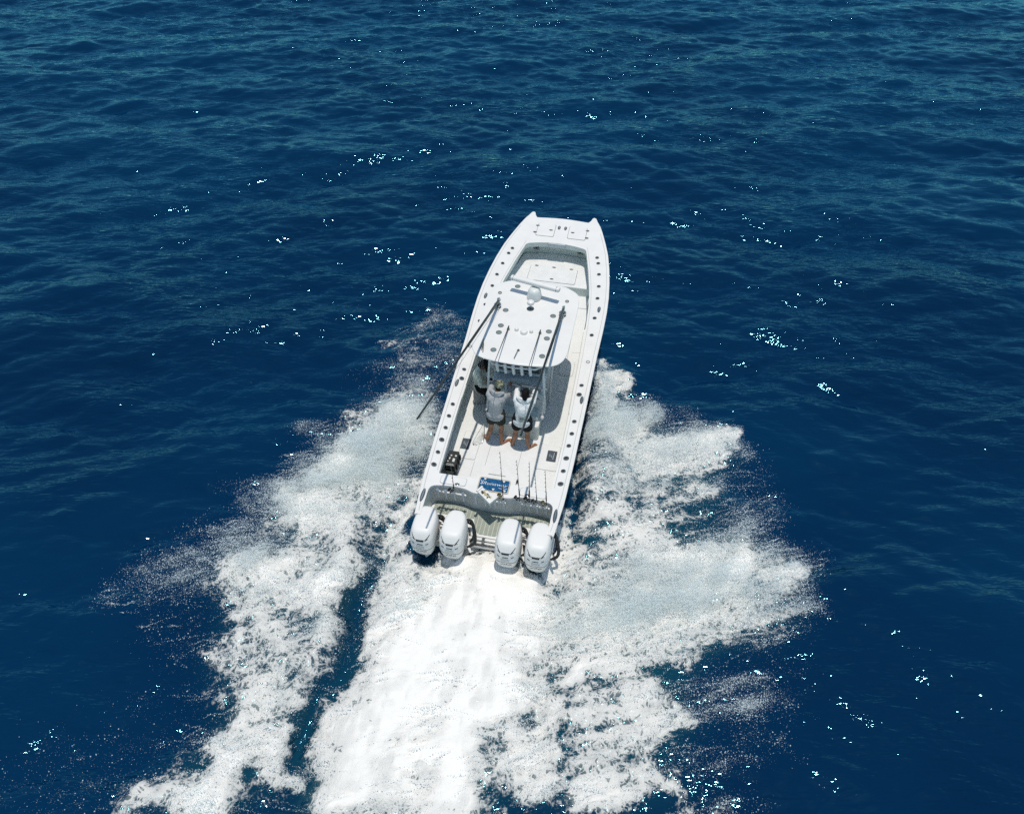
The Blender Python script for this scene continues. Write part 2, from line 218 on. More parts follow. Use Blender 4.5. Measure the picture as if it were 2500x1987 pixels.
# ------------------------------------------------------------------ sea surface
NT, TILE = 1024, 102.4
def sea_tile():
    r = np.random.default_rng(21)
    k1 = np.fft.fftfreq(NT, TILE / NT) * 2 * np.pi; kx, ky = np.meshgrid(k1, k1); k = np.hypot(kx, ky); k[0, 0] = 1
    th = np.arctan2(ky, kx)
    def band(kp, th0, spread, amp, hi):
        d = np.cos((th - th0)) ** 2; s = d ** spread
        S = np.exp(-1.25 * (kp / k) ** 2) * k ** -4.0 * s * np.exp(-(k / hi) ** 2)
        h = np.sqrt(S) * (r.standard_normal(k.shape) + 1j * r.standard_normal(k.shape)); h[0, 0] = 0
        f = np.fft.ifft2(h).real; return h * amp / f.std()
    h = band(2 * np.pi / 9.0, R(100), 5.0, 0.085, 20) + band(2 * np.pi / 4.0, R(66), 4.0, 0.030, 22) + band(2 * np.pi / 1.7, R(104), 2.5, 0.019, 34) + band(2 * np.pi / 1.1, R(74), 2.5, 0.011, 40)
    z = np.fft.ifft2(h).real; dx = np.fft.ifft2(1j * kx / k * h).real; dy = np.fft.ifft2(1j * ky / k * h).real
    return z, dx, dy
TZ, TX, TY = sea_tile()
def tile(m, x, y):
    u = (x / TILE * NT) % NT; v = (y / TILE * NT) % NT; i = u.astype(int) % NT; j = v.astype(int) % NT; u = u - np.floor(u); v = v - np.floor(v)
    i1 = (i + 1) % NT; j1 = (j + 1) % NT
    return (m[j, i] * (1 - u) + m[j, i1] * u) * (1 - v) + (m[j1, i] * (1 - u) + m[j1, i1] * u) * v
def grow(start, step, end):
    o = []; x = start
    while x < end: step *= 1.28; x += step; o.append(x)
    return o
fx = list(np.arange(-10, 10, 0.055)); mx = list(np.arange(10, 37, 0.11))
gx = np.array([-a for a in grow(mx[-1], 0.11, 6000)][::-1] + [-a for a in mx][::-1][:-1] + fx + mx + grow(mx[-1], 0.11, 6000))
gx = np.unique(np.round(gx, 4))
fy = list(np.arange(2.5, 24, 0.055)); my = list(np.arange(24, 56, 0.11))
gy = np.unique(np.round(np.array([-a for a in grow(-2.5, 0.055, 6000)][::-1] + fy + my + grow(my[-1], 0.11, 6000)), 4))
vx, vy = np.meshgrid(gx, gy); vx = vx.ravel(); vy = vy.ravel()
far = np.clip(1 - (np.maximum(np.abs(vx), np.abs(vy - 25)) - 45) / 40, 0, 1)
inmap = ((vx > X0 + .2) & (vx < X1 - .2) & (vy > Y0 + .2) & (vy < Y1 - .2))
fF = np.where(inmap, bilin(foamF, vx, vy), 0); fR = np.where(inmap, bilin(relief, vx, vy), 0); fL = np.where(inmap, bilin(lumph, vx, vy), 0)
air = np.where(inmap, bilin(blur(np.clip(foam, 0, 1), 0.35), vx, vy), 0)
calm = 1 - 0.5 * np.clip(air * 1.5, 0, 1) - 0.35 * np.where(inmap, bilin(blur(solid, 0.3), vx, vy), 0)
vz = tile(TZ, vx, vy) * far * calm + fR + fL * np.clip(fF * 2.2, 0, 1)
px_ = vx - 0.55 * tile(TX, vx, vy) * far * calm; py_ = vy - 0.55 * tile(TY, vx, vy) * far * calm
vz = vz - 0.03 * (1 - far)
nx, ny = len(gx), len(gy)
idx = np.arange(nx * ny).reshape(ny, nx)
quads = np.stack([idx[:-1, :-1], idx[:-1, 1:], idx[1:, 1:], idx[1:, :-1]], -1).reshape(-1, 4)
me = bpy.data.meshes.new("sea")
me.vertices.add(nx * ny); me.vertices.foreach_set("co", np.stack([px_, py_, vz], -1).astype(np.float32).ravel())
me.loops.add(quads.size); me.loops.foreach_set("vertex_index", quads.astype(np.int32).ravel())
me.polygons.add(len(quads)); me.polygons.foreach_set("loop_start", np.arange(0, quads.size, 4, dtype=np.int32))
me.polygons.foreach_set("use_smooth", np.ones(len(quads), bool))
me.update()
for nm, arr in (("foam", fF), ("air", air)):
    at = me.attributes.new(nm, 'FLOAT', 'POINT'); at.data.foreach_set("value", arr.astype(np.float32))
sea = bpy.data.objects.new("sea", me); COL.objects.link(sea)
sea["kind"] = "structure"; sea["label"] = "deep blue open sea with small wind waves and a white boat wake"

def sea_material():
    m, n, l, pr = nmat("sea_water"); out = n["Material Output"]
    pos = geo_pos(n)
    def attr(nm):
        a = n.new("ShaderNodeAttribute"); a.attribute_name = nm; return a.outputs["Fac"]
    F = attr("foam"); A = attr("air")
    # ripples too small for the mesh
    r1 = noise(n, l, mapping(n, l, pos, R(10), (0.7, 2.4, 1)), 2.8, 2, 0.5, 0.4)
    r2 = noise(n, l, mapping(n, l, pos, R(-22), (0.8, 2.2, 1)), 6.0, 1, 0.5, 0.5)
    patch = maprange(n, l, noise(n, l, pos, 0.14, 3, 0.6), 0.35, 0.65, 0.45, 1.25)
    hh = math_node(n, l, 'ADD', math_node(n, l, 'MULTIPLY', r1, 0.047), math_node(n, l, 'MULTIPLY', r2, 0.016))
    hh = math_node(n, l, 'MULTIPLY', hh, patch)
    bp = n.new("ShaderNodeBump"); bp.inputs["Strength"].default_value = 1.0; bp.inputs["Distance"].default_value = 1.0
    l.new(hh, bp.inputs["Height"])
    # water body
    big = noise(n, l, pos, 0.09, 3, 0.55)
    body = mixcol(n, l, maprange(n, l, big, 0.35, 0.65), (0.0001, 0.0125, 0.045), (0.0001, 0.0190, 0.060))
    aer = mixcol(n, l, maprange(n, l, A, 0.03, 0.7), body, (0.004, 0.042, 0.068))
    aer = mixcol(n, l, maprange(n, l, F, 0.22, 0.75), aer, (0.055, 0.098, 0.102))   # bubbles under the lace
    di = n.new("ShaderNodeBsdfDiffuse"); l.new(aer, di.inputs["Color"]); l.new(bp.outputs[0], di.inputs["Normal"])
    gl = n.new("ShaderNodeBsdfAnisotropic"); gl.distribution = 'BECKMANN'; gl.inputs["Color"].default_value = (0.31, 0.83, 1.0, 1); gl.inputs["Roughness"].default_value = 0.095
    l.new(bp.outputs[0], gl.inputs["Normal"])
    fr = n.new("ShaderNodeFresnel"); fr.inputs["IOR"].default_value = 1.42; l.new(bp.outputs[0], fr.inputs["Normal"])
    wat = n.new("ShaderNodeMixShader"); l.new(fr.outputs[0], wat.inputs[0]); l.new(di.outputs[0], wat.inputs[1]); l.new(gl.outputs[0], wat.inputs[2])
    n.remove(pr)
    # foam: lace (cell walls) + clumps
    warp = n.new("ShaderNodeTexNoise"); warp.inputs["Scale"].default_value = 3.0; warp.inputs["Detail"].default_value = 4
    l.new(pos, warp.inputs["Vector"])
    wv = n.new("ShaderNodeVectorMath"); wv.operation = 'MULTIPLY_ADD'; wv.inputs[1].default_value = (0.5, 0.5, 0.0)
    l.new(warp.outputs["Color"], wv.inputs[0]); l.new(pos, wv.inputs[2])
    def cells(scale, rot):
        v = n.new("ShaderNodeTexVoronoi"); v.feature = 'DISTANCE_TO_EDGE'; v.inputs["Scale"].default_value = scale
        v.inputs["Randomness"].default_value = 1.0
        l.new(mapping(n, l, wv.outputs[0], rot, (1.0, 0.8, 1)), v.inputs["Vector"]); return v.outputs["Distance"]
    c1 = maprange(n, l, cells(5.0, 0.3), 0.0, 0.30); c2 = maprange(n, l, cells(12.0, 1.0), 0.0, 0.32)
    lace = math_node(n, l, 'SUBTRACT', 1.0, math_node(n, l, 'MULTIPLY', math_node(n, l, 'POWER', c1, 0.7), math_node(n, l, 'POWER', c2, 0.6)))
    n1 = noise(n, l, pos, 6.5, 8, 0.72, 0.25); n2 = noise(n, l, pos, 26.0, 4, 0.65)
    tex = math_node(n, l, 'ADD', math_node(n, l, 'MULTIPLY', lace, 0.30), math_node(n, l, 'MULTIPLY', n1, 0.72))
    tex = math_node(n, l, 'ADD', tex, math_node(n, l, 'MULTIPLY', math_node(n, l, 'SUBTRACT', n2, 0.5), 0.28))
    tex = math_node(n, l, 'ADD', 0.5, math_node(n, l, 'MULTIPLY', math_node(n, l, 'SUBTRACT', tex, 0.5), 1.7))
    thr = maprange(n, l, F, 0.0, 1.0, 1.04, -0.06, False)
    mask = maprange(n, l, math_node(n, l, 'SUBTRACT', tex, thr), -0.15, 0.26)
    mask = math_node(n, l, 'MULTIPLY', math_node(n, l, 'MULTIPLY', mask, maprange(n, l, F, 0.02, 0.12)), maprange(n, l, F, 0.25, 0.95, 0.72, 1.0))
    veil = math_node(n, l, 'MULTIPLY', maprange(n, l, F, 0.25, 0.7, 0.0, 0.32), maprange(n, l, n1, 0.3, 0.6, 0.35, 1.0))
    mask = math_node(n, l, 'MAXIMUM', mask, veil)
    fb = n.new("ShaderNodeBump"); fb.inputs["Strength"].default_value = 0.7; fb.inputs["Distance"].default_value = 0.10
    l.new(math_node(n, l, 'MULTIPLY', math_node(n, l, 'ADD', n1, math_node(n, l, 'MULTIPLY', n2, 0.35)), maprange(n, l, F, 0.8, 1.02, 1.0, 0.3)), fb.inputs["Height"])
    fo = n.new("ShaderNodeBsdfPrincipled"); fo.inputs["Base Color"].default_value = (0.87, 0.845, 0.80, 1); fo.inputs["Roughness"].default_value = 0.75
    l.new(fb.outputs[0], fo.inputs["Normal"])
    mx = n.new("ShaderNodeMixShader"); l.new(mask, mx.inputs[0]); l.new(wat.outputs[0], mx.inputs[1]); l.new(fo.outputs[0], mx.inputs[2])
    l.new(mx.outputs[0], out.inputs["Surface"])
    return m
me.materials.append(sea_material())

# ------------------------------------------------------------------ spray: loose droplets above the water
def droplet_cloud():
    dens = np.clip(spray, 0, 1) * np.clip(0.30 * np.exp(1.15 * streak + 0.15 * lump + 0.85 * fine), 0.015, 3.2)
    n_exp = dens * GS * GS * 64000
    cnt = RNG.poisson(np.clip(n_exp, 0, None)); j, i = np.nonzero(cnt); rep = cnt[j, i]
    x = np.repeat(GX[i], rep) + RNG.uniform(0, GS, rep.sum()); y = np.repeat(GY[j], rep) + RNG.uniform(0, GS, rep.sum())
    d = bilin(blur(np.clip(spray, 0, 1), 0.25), x, y)
    hmax = 0.10 + 1.2 * d
    z = bilin(relief, x, y) * 0.7 + tile(TZ, x, y) * 0.6 + hmax * RNG.beta(1.1, 1.8, len(x)) + 0.02
    # droplets leave in strings and clots
    x += 0.05 * RNG.standard_normal(len(x)); y += 0.05 * RNG.standard_normal(len(x))
    mist = RNG.random(len(x)) < 0.8
    rad = np.where(mist, np.clip(RNG.lognormal(math.log(0.0016), 0.3, len(x)), 0.001, 0.003), np.clip(RNG.lognormal(math.log(0.0042), 0.45, len(x)), 0.002, 0.011))
    keep = np.ones(len(x), bool)
    # none inside the hull
    bx = (x + 0.064) * 0.981671 + (y - 12.12) * -0.190375; by = (x + 0.064) * 0.190558 + (y - 12.12) * 0.981214
    keep &= ~((np.abs(bx) < 1.62) & (by > -3.3) & (by < 8.5))
    # strings of water torn out along the direction of throw
    m = (np.clip(spray, 0, 1) ** 1.3 + 0.25 * np.clip(foam, 0, 0.6) * (1 - solid)) * np.exp(0.8 * streak + 0.4 * fine); pk = RNG.choice(m.size, 5200, p=(m / m.sum()).ravel()); j, i = np.unravel_index(pk, m.shape)
    sd = side[j, i]; K = 46; t = np.linspace(-.5, .5, K)[None]; L = RNG.uniform(.25, 1.3, len(pk))[:, None]
    an = np.where(sd, RNG.normal(R(13), R(13), len(pk)), RNG.normal(R(180 + 12), R(20), len(pk)))[:, None]; cv = RNG.normal(0, .12, len(pk))[:, None]
    fx_ = GX[i][:, None] + L * (np.cos(an) * t - np.sin(an) * cv * (t * t)) + .012 * RNG.standard_normal((len(pk), K)); fy_ = GY[j][:, None] + L * (np.sin(an) * t + np.cos(an) * cv * (t * t)) + .012 * RNG.standard_normal((len(pk), K))
    fz_ = np.clip(.05 + RNG.random(len(pk))[:, None] * (.15 + spray[j, i][:, None]) * .9 + .35 * L * (t * RNG.uniform(-.3, .6, len(pk))[:, None] - t * t), .02, None) + bilin(relief, fx_, fy_) * .7
    fr_ = np.clip(RNG.lognormal(math.log(.0042), .45, fx_.shape), .002, .010) * (1.15 - 1.4 * np.abs(t)); fx_, fy_, fz_, fr_ = (q.ravel() for q in (fx_, fy_, fz_, fr_))
    bx = (fx_ + 0.064) * 0.981671 + (fy_ - 12.12) * -0.190375; by = (fx_ + 0.064) * 0.190558 + (fy_ - 12.12) * 0.981214; k2 = ~((np.abs(bx) < 1.66) & (by > -3.3) & (by < 8.5)) & (bilin(np.clip(spray + .5 * foam, 0, 1), fx_, fy_) > .04)
    return np.r_[x[keep], fx_[k2]], np.r_[y[keep], fy_[k2]], np.r_[z[keep], fz_[k2]], np.r_[rad[keep], fr_[k2]]
sx, sy, sz, sr = droplet_cloud()
print("droplets", len(sx))
sm = bpy.data.meshes.new("sea_spray"); sm.vertices.add(len(sx)); sm.vertices.foreach_set("co", np.stack([sx, sy, sz], -1).astype(np.float32).ravel())
a = sm.attributes.new("rad", 'FLOAT', 'POINT'); a.data.foreach_set("value", sr.astype(np.float32)); sm.update()
spray_ob = bpy.data.objects.new("sea_spray", sm); COL.objects.link(spray_ob)
spray_ob["kind"] = "stuff"; spray_ob["label"] = "white spray droplets thrown out on both sides of the speeding boat"
dm, n, l, pr = nmat("droplets"); pr.inputs["Base Color"].default_value = (0.85, 0.888, 0.885, 1); pr.inputs["Roughness"].default_value = 0.5
tr = n.new("ShaderNodeBsdfTranslucent"); tr.inputs[0].default_value = (0.85, 0.888, 0.885, 1); ms = n.new("ShaderNodeMixShader"); ms.inputs[0].default_value = 0.45
l.new(pr.outputs[0], ms.inputs[1]); l.new(tr.outputs[0], ms.inputs[2]); l.new(ms.outputs[0], n["Material Output"].inputs["Surface"])
sm.materials.append(dm)
ng = bpy.data.node_groups.new("droplets", 'GeometryNodeTree')
ng.interface.new_socket("Geometry", in_out='INPUT', socket_type='NodeSocketGeometry'); ng.interface.new_socket("Geometry", in_out='OUTPUT', socket_type='NodeSocketGeometry')
gi = ng.nodes.new("NodeGroupInput"); go = ng.nodes.new("NodeGroupOutput"); mp = ng.nodes.new("GeometryNodeMeshToPoints"); na = ng.nodes.new("GeometryNodeInputNamedAttribute")
na.data_type = 'FLOAT'; na.inputs["Name"].default_value = "rad"; smn = ng.nodes.new("GeometryNodeSetMaterial"); smn.inputs["Material"].default_value = dm
ng.links.new(gi.outputs[0], mp.inputs["Mesh"]); ng.links.new(na.outputs[0], mp.inputs["Radius"]); ng.links.new(mp.outputs[0], smn.inputs[0]); ng.links.new(smn.outputs[0], go.inputs[0])
gm = spray_ob.modifiers.new("points", 'NODES'); gm.node_group = ng

# ================================================================== mesh helpers
class MB:
    def __init__(s): s.v = []; s.f = []; s.cut = []
    def add(s, V, F):
        o = len(s.v); s.cut.append(o); s.v += [tuple(p) for p in V]; s.f += [tuple(i + o for i in q) for q in F]; return s
    def box(s, x0, x1, y0, y1, z0, z1):
        V = [(x, y, z) for z in (z0, z1) for y in (y0, y1) for x in (x0, x1)]
        return s.add(V, [(0, 2, 3, 1), (4, 5, 7, 6), (0, 1, 5, 4), (2, 6, 7, 3), (0, 4, 6, 2), (1, 3, 7, 5)])
    def loft(s, rings, closed=True, caps=True):
        n = len(rings[0]); V = [p for r in rings for p in r]; F = []
        for a in range(len(rings) - 1):
            for b in range(n if closed else n - 1):
                c = (b + 1) % n; F.append((a * n + b, a * n + c, (a + 1) * n + c, (a + 1) * n + b))
        if caps and closed: F += [tuple(range(n))[::-1], tuple((len(rings) - 1) * n + i for i in range(n))]
        return s.add(V, F)
    def tube(s, path, r, n=8, caps=True):
        P = [Vector(p) for p in path]; rr = r if isinstance(r, (list, tuple)) else [r] * len(P); rings = []; up = None
        for i, p in enumerate(P):
            t = (P[min(i + 1, len(P) - 1)] - P[max(i - 1, 0)]).normalized()
            if up is None: up = t.orthogonal().normalized()
            up = (up - t * up.dot(t)).normalized(); w = t.cross(up)
            rings.append([p + (up * math.cos(2 * math.pi * k / n) + w * math.sin(2 * math.pi * k / n)) * rr[i] for k in range(n)])
        return s.loft(rings, True, caps)
    def prism(s, poly, z0, z1):
        zf0 = z0 if callable(z0) else (lambda x, y: z0); zf1 = z1 if callable(z1) else (lambda x, y: z1)
        return s.loft([[(x, y, zf0(x, y)) for x, y in poly], [(x, y, zf1(x, y)) for x, y in poly]])
    def lathe(s, c, prof, n=16, axis=(0, 0, 1), caps=True):
        a = Vector(axis).normalized(); u = a.orthogonal().normalized(); w = a.cross(u); c = Vector(c)
        return s.loft([[c + a * h + (u * math.cos(2 * math.pi * k / n) + w * math.sin(2 * math.pi * k / n)) * r for k in range(n)] for r, h in prof], True, caps)
    def ball(s, c, r, n=10, sc=(1, 1, 1)):
        c = Vector(c); rings = []
        for i in range(1, n // 2 + 1):
            t = math.pi * i / (n // 2 + 1)
            rings.append([c + Vector((math.sin(t) * math.cos(2 * math.pi * k / n) * sc[0], math.sin(t) * math.sin(2 * math.pi * k / n) * sc[1], -math.cos(t) * sc[2])) * r for k in range(n)])
        return s.loft(rings)
    def ring(s, c, R0, R1, z0, z1, n=18, sy=1.0):
        """flat annulus with thickness"""
        c = Vector(c); P = [(R1, z0), (R1, z1), (R0, z1), (R0, z0)]
        rings = [[c + Vector((r * math.cos(2 * math.pi * k / n), r * sy * math.sin(2 * math.pi * k / n), z)) for k in range(n)] for r, z in P]
        return s.loft(rings + [rings[0]], True, False)
    def strip(s, path, w, z):
        """thin flat ribbon along a polyline (x, y), at height z(x, y)"""
        zf = z if callable(z) else (lambda x, y: z); P = [Vector((p[0], p[1])) for p in path]; L = []; Rr = []
        for i, p in enumerate(P):
            t = (P[min(i + 1, len(P) - 1)] - P[max(i - 1, 0)]).normalized(); nrm = Vector((-t.y, t.x)) * w / 2
            L.append(p + nrm); Rr.append(p - nrm)
        rings = []
        for a, b in zip(L, Rr):
            rings.append([(a.x, a.y, zf(a.x, a.y)), (b.x, b.y, zf(b.x, b.y)), (b.x, b.y, zf(b.x, b.y) - .006), (a.x, a.y, zf(a.x, a.y) - .006)])
        return s.loft(rings)
    def mesh(s, name, mat, base=(0, 0, 0), smooth=35):
        m = bpy.data.meshes.new(name); b = Vector(base)
        m.from_pydata([tuple(Vector(p) - b) for p in s.v], [], s.f); bm = bmesh.new(); bm.from_mesh(m)
        bmesh.ops.recalc_face_normals(bm, faces=bm.faces); bm.to_mesh(m); bm.free()
        if smooth is not None:
            m.polygons.foreach_set("use_smooth", np.ones(len(m.polygons), bool)); m.set_sharp_from_angle(angle=R(smooth))
        if mat: m.materials.append(mat)
        return m
    def build_each(s, name, mat, parent, **kw):
        """every piece added becomes a part of its own"""
        vi = sorted(set(s.cut)) + [len(s.v)]; out = []
        for a, b_ in zip(vi[:-1], vi[1:]):
            q = MB(); q.v = s.v[a:b_]; q.f = [tuple(i - a for i in f) for f in s.f if a <= f[0] < b_]; out.append(q.build(name, mat, parent, **kw))
        return out
    def build(s, name, mat, parent=None, base=None, smooth=35, bevel=0, seg=2, label=None):
        if base is None: base = tuple(parent.get("_base", (0, 0, 0))) if parent else (0, 0, 0)
        o = bpy.data.objects.new(name, s.mesh(name, mat, base, smooth)); COL.objects.link(o)
        if parent: o.parent = parent
        if bevel:
            bv = o.modifiers.new("edge", 'BEVEL'); bv.width = bevel; bv.segments = seg; bv.limit_method = 'ANGLE'; bv.angle_limit = R(35)
        if parent and "_base" in parent: o["_base"] = tuple(parent["_base"])
        if label: o["label"] = label
        return o
def put(mesh_ob, loc, parent, rotz=0.0, name=None):
    """another copy of a part (shared mesh data) at a boat position"""
    o = mesh_ob.copy(); COL.objects.link(o); o.parent = parent; o.location = loc; o.rotation_euler = (0, 0, rotz); return o
def rrect(x0, x1, y0, y1, r, n=5):
    P = []
    for cx, cy, a0 in ((x1 - r, y1 - r, 0), (x0 + r, y1 - r, 90), (x0 + r, y0 + r, 180), (x1 - r, y0 + r, 270)):
        for k in range(n + 1):
            a = R(a0 + 90 * k / n); P.append((cx + r * math.cos(a), cy + r * math.sin(a)))
    return P
def smooth_path(P, n=8, closed=False):
    P = [Vector(p) for p in P]; N = len(P); out = []
    for i in range(N if closed else N - 1):
        p0 = P[(i - 1) % N] if closed or i > 0 else P[i]; p1 = P[i]; p2 = P[(i + 1) % N]; p3 = P[(i + 2) % N] if closed or i + 2 < N else P[(i + 1) % N]
        for k in range(n):
            t = k / n; out.append(0.5 * ((2 * p1) + (p2 - p0) * t + (2 * p0 - 5 * p1 + 4 * p2 - p3) * t * t + (3 * p1 - p0 - 3 * p2 + p3) * t ** 3))
    if not closed: out.append(P[-1])
    return [tuple(p) for p in out]
def text_shape(body, size, shear=0.0, spacing=1.0):
    c = bpy.data.curves.new("lettering", 'FONT'); c.body = body; c.size = size; c.shear = shear; c.align_x = 'CENTER'; c.align_y = 'CENTER'; c.extrude = 0.0; c.space_character = spacing
    o = bpy.data.objects.new("lettering", c); m = o.to_mesh(); V = [tuple(v.co) for v in m.vertices]; F = [tuple(p.vertices) for p in m.polygons]
    o.to_mesh_clear(); bpy.data.objects.remove(o); bpy.data.curves.remove(c); return V, F

# ================================================================== materials
def paint_mat(name, col, rough=0.35, var=0.04, bump=0.0, bscale=60, metal=0.0, spec=0.5, vscale=3.0, coat=0.0):
    m, n, l, pr = nmat(name); tc = n.new("ShaderNodeTexCoord").outputs["Object"]
    f = noise(n, l, tc, vscale, 5, 0.6)
    l.new(mixcol(n, l, maprange(n, l, f, 0.3, 0.7), tuple(c * (1 - var) for c in col), tuple(min(1, c * (1 + var)) for c in col)), pr.inputs["Base Color"])
    l.new(maprange(n, l, f, 0.3, 0.7, rough * 0.85, min(1, rough * 1.15)), pr.inputs["Roughness"])
    pr.inputs["Metallic"].default_value = metal; pr.inputs["Specular IOR Level"].default_value = spec
    if coat: pr.inputs["Coat Weight"].default_value = coat; pr.inputs["Coat Roughness"].default_value = 0.08
    if bump:
        b = n.new("ShaderNodeBump"); b.inputs["Strength"].default_value = bump; b.inputs["Distance"].default_value = 0.01
        l.new(noise(n, l, tc, bscale, 3, 0.6), b.inputs["Height"]); l.new(b.outputs[0], pr.inputs["Normal"])
    return m
WHITE = paint_mat("white_gelcoat", (0.74, 0.725, 0.70), 0.35, 0.02, spec=0.3)
NONSKID = paint_mat("nonskid_deck", (0.715, 0.715, 0.705), 0.6, 0.03, 0.25, 140)
BOUNCE_LINER = paint_mat("bounce_green_liner", (0.60, 0.66, 0.62), 0.45, 0.03)  # white upright faces, with the green of bounced light put into the colour
SEAM = paint_mat("dark_seam", (0.10, 0.11, 0.11), 0.7)
PALE_SEAM = paint_mat("pale_seam", (0.38, 0.39, 0.38), 0.7)
STEEL = paint_mat("dark_steel", (0.20, 0.22, 0.22), 0.25, 0.1, metal=0.7)
CHROME = paint_mat("polished_steel", (0.62, 0.63, 0.62), 0.15, 0.04, metal=0.9)
HOLE = paint_mat("shade_and_trim_black", (0.012, 0.013, 0.014), 0.6)  # trim black, also the painted dark of slots, bores and strips
BLACK = paint_mat("black_pole", (0.018, 0.02, 0.02), 0.3, 0.1)
DISC = paint_mat("tinted_speaker_grille", (0.16, 0.20, 0.20), 0.5, 0.15, 0.6, 120, vscale=40)
TEAK = paint_mat("grey_green_foam_plank", (0.29, 0.32, 0.265), 0.75, 0.10, 0.3, 90, vscale=9)
BLUE = paint_mat("blue_livewell_window", (0.012, 0.085, 0.20), 0.18, 0.5, 0.15, 40, vscale=22)
TAN = paint_mat("tan_gasket", (0.50, 0.46, 0.36), 0.5)
SHADE_GREY = paint_mat("shade_slate_moulding", (0.52, 0.56, 0.575), 0.4, 0.03)  # white mouldings in shade, the slate shade painted into the base colour
SCREEN = paint_mat("dark_glass", (0.01, 0.012, 0.016), 0.08)
TINT = paint_mat("dark_acrylic_shade", (0.03, 0.04, 0.045), 0.1)  # near black so windscreen and box darken the gap under the hardtop
COWL = paint_mat("pearl_white_cowl", (0.75, 0.735, 0.71), 0.45, 0.02, spec=0.3)
DECAL = paint_mat("grey_decal", (0.13, 0.14, 0.15), 0.3)
DECAL_LIGHT = paint_mat("silver_decal", (0.50, 0.51, 0.51), 0.3)
SILVER = paint_mat("silver_lettering", (0.60, 0.64, 0.66), 0.35)
RUBBER = paint_mat("black_hose", (0.014, 0.015, 0.015), 0.45)
BOARD = paint_mat("white_cutting_board", (0.72, 0.71, 0.68), 0.5, 0.05, vscale=12)

# ================================================================== the boat
BM = Matrix(((0.981671, 0.190558, 0.002967, -0.0641), (-0.190375, 0.981214, -0.031252, 12.1216), (-0.008866, 0.030114, 0.999507, 0.4501), (0, 0, 0, 1)))
def thing(name, label, cat, base=(0, 0, 0), group=None):
    o = bpy.data.objects.new(name, None); COL.objects.link(o); o.empty_display_size = 0.2
    o.matrix_world = BM @ Matrix.Translation(base); o["label"] = label; o["category"] = cat; o["_base"] = tuple(base)
    if group: o["group"] = group
    return o
boat = thing("fishing_boat", "white centre console fishing boat with hardtop and four white outboards planing at speed", "boat")
def interp(T, y):
    T = sorted(T); ys = [t[0] for t in T]; return float(np.interp(y, ys, [t[1] for t in T]))
WT = [(-2.68, 1.40), (-2.2, 1.45), (-1.8, 1.49), (-0.7, 1.54), (1.3, 1.60), (2.7, 1.635), (3.6, 1.675), (4.3, 1.69), (4.9, 1.675), (5.5, 1.63), (6.1, 1.56), (6.7, 1.46), (7.2, 1.335), (7.7, 1.19), (8.05, 1.07), (8.2, 1.01)]
W = lambda y: interp(WT, y)
ZG = lambda y: 0.74 + 0.56 * max(0.0, (y + 2.2) / 10.5) ** 1.5
GWZ = lambda x, y: ZG(y) + 0.012 * (1 - min(1, abs(x) / 1.7))
def sm(a, b, x): t = min(1, max(0, (x - a) / (b - a))); return t * t * (3 - 2 * t)

# outline of the deck moulding
st = list(np.arange(-2.68, 8.0, 0.2)) + [8.0]
right = [(W(y), y) for y in st]
horn = [(1.01, 8.16), (0.955, 8.30), (0.90, 8.33), (0.855, 8.29), (0.82, 8.16), (0.76, 8.06), (0.5, 8.085), (0.25, 8.105), (0, 8.11)]
front = horn + [(-x, y) for x, y in horn[:-1][::-1]]
wave = smooth_path([(1.31, -2.1), (1.295, -1.98), (1.21, -1.905), (1.0, -1.875), (0.78, -1.86), (0.55, -1.885), (0.36, -1.945), (0, -1.965), (-0.36, -1.945), (-0.55, -1.885), (-0.78, -1.86), (-1.0, -1.875), (-1.21, -1.905), (-1.295, -1.98), (-1.31, -2.1)], 4)
outer = right + front + [(-x, y) for x, y in right[::-1]] + [(-1.30, -2.68)] + wave[::-1] + [(1.30, -2.68)]
CT = [(-1.57, 1.205), (-1.0, 1.225), (-0.4, 1.245), (0.6, 1.262), (2.7, 1.262), (3.8, 1.25), (4.6, 1.215), (5.1, 1.16), (5.95, 1.025), (6.65, 0.88), (6.78, 0.83)]
CW = lambda y: interp(CT, y)
inr = [(CW(y), y) for y in list(np.arange(-1.57, 6.65, 0.25)) + [6.65]]
fr = [(0.868, 6.72), (0.83, 6.79), (0.76, 6.83), (0.5, 6.89), (0.25, 6.925), (0, 6.935)]
inner = inr + fr + [(-x, y) for x, y in fr[:-1][::-1]] + [(-x, y) for x, y in inr[::-1]]
def sheet_with_hole(out, hole, zf):
    bm = bmesh.new(); E = []
    for loop in (out, hole):
        vs = [bm.verts.new((x, y, zf(x, y))) for x, y in loop]
        E += [bm.edges.new((vs[i], vs[(i + 1) % len(vs)])) for i in range(len(vs))]
    bmesh.ops.triangle_fill(bm, edges=E, use_beauty=True)
    bm.verts.index_update(); V = [tuple(v.co) for v in bm.verts]; F = [tuple(v.index for v in f.verts) for f in bm.faces]; bm.free(); return V, F
b = MB(); b.add(*sheet_with_hole(outer, inner, GWZ))
n_o = len(outer)
b.loft([[(x, y, GWZ(x, y)) for x, y in outer], [(x * 1.0, y, ZG(y) - 0.05) for x, y in outer]], True, False)
b.build("deck", WHITE, boat, smooth=30)
# raised rub rail just below the sheer
b = MB()
for s in (1, -1):
    rings = []
    for x, y in right:
        z = ZG(y); rings.append([(s * (x - .01), y, z - .018), (s * (x + .022), y, z - .024), (s * (x + .03), y, z - .045), (s * (x + .022), y, z - .066), (s * (x - .01), y, z - .072)])
    b.loft(rings)
b.build_each("rub_rail", WHITE, boat)
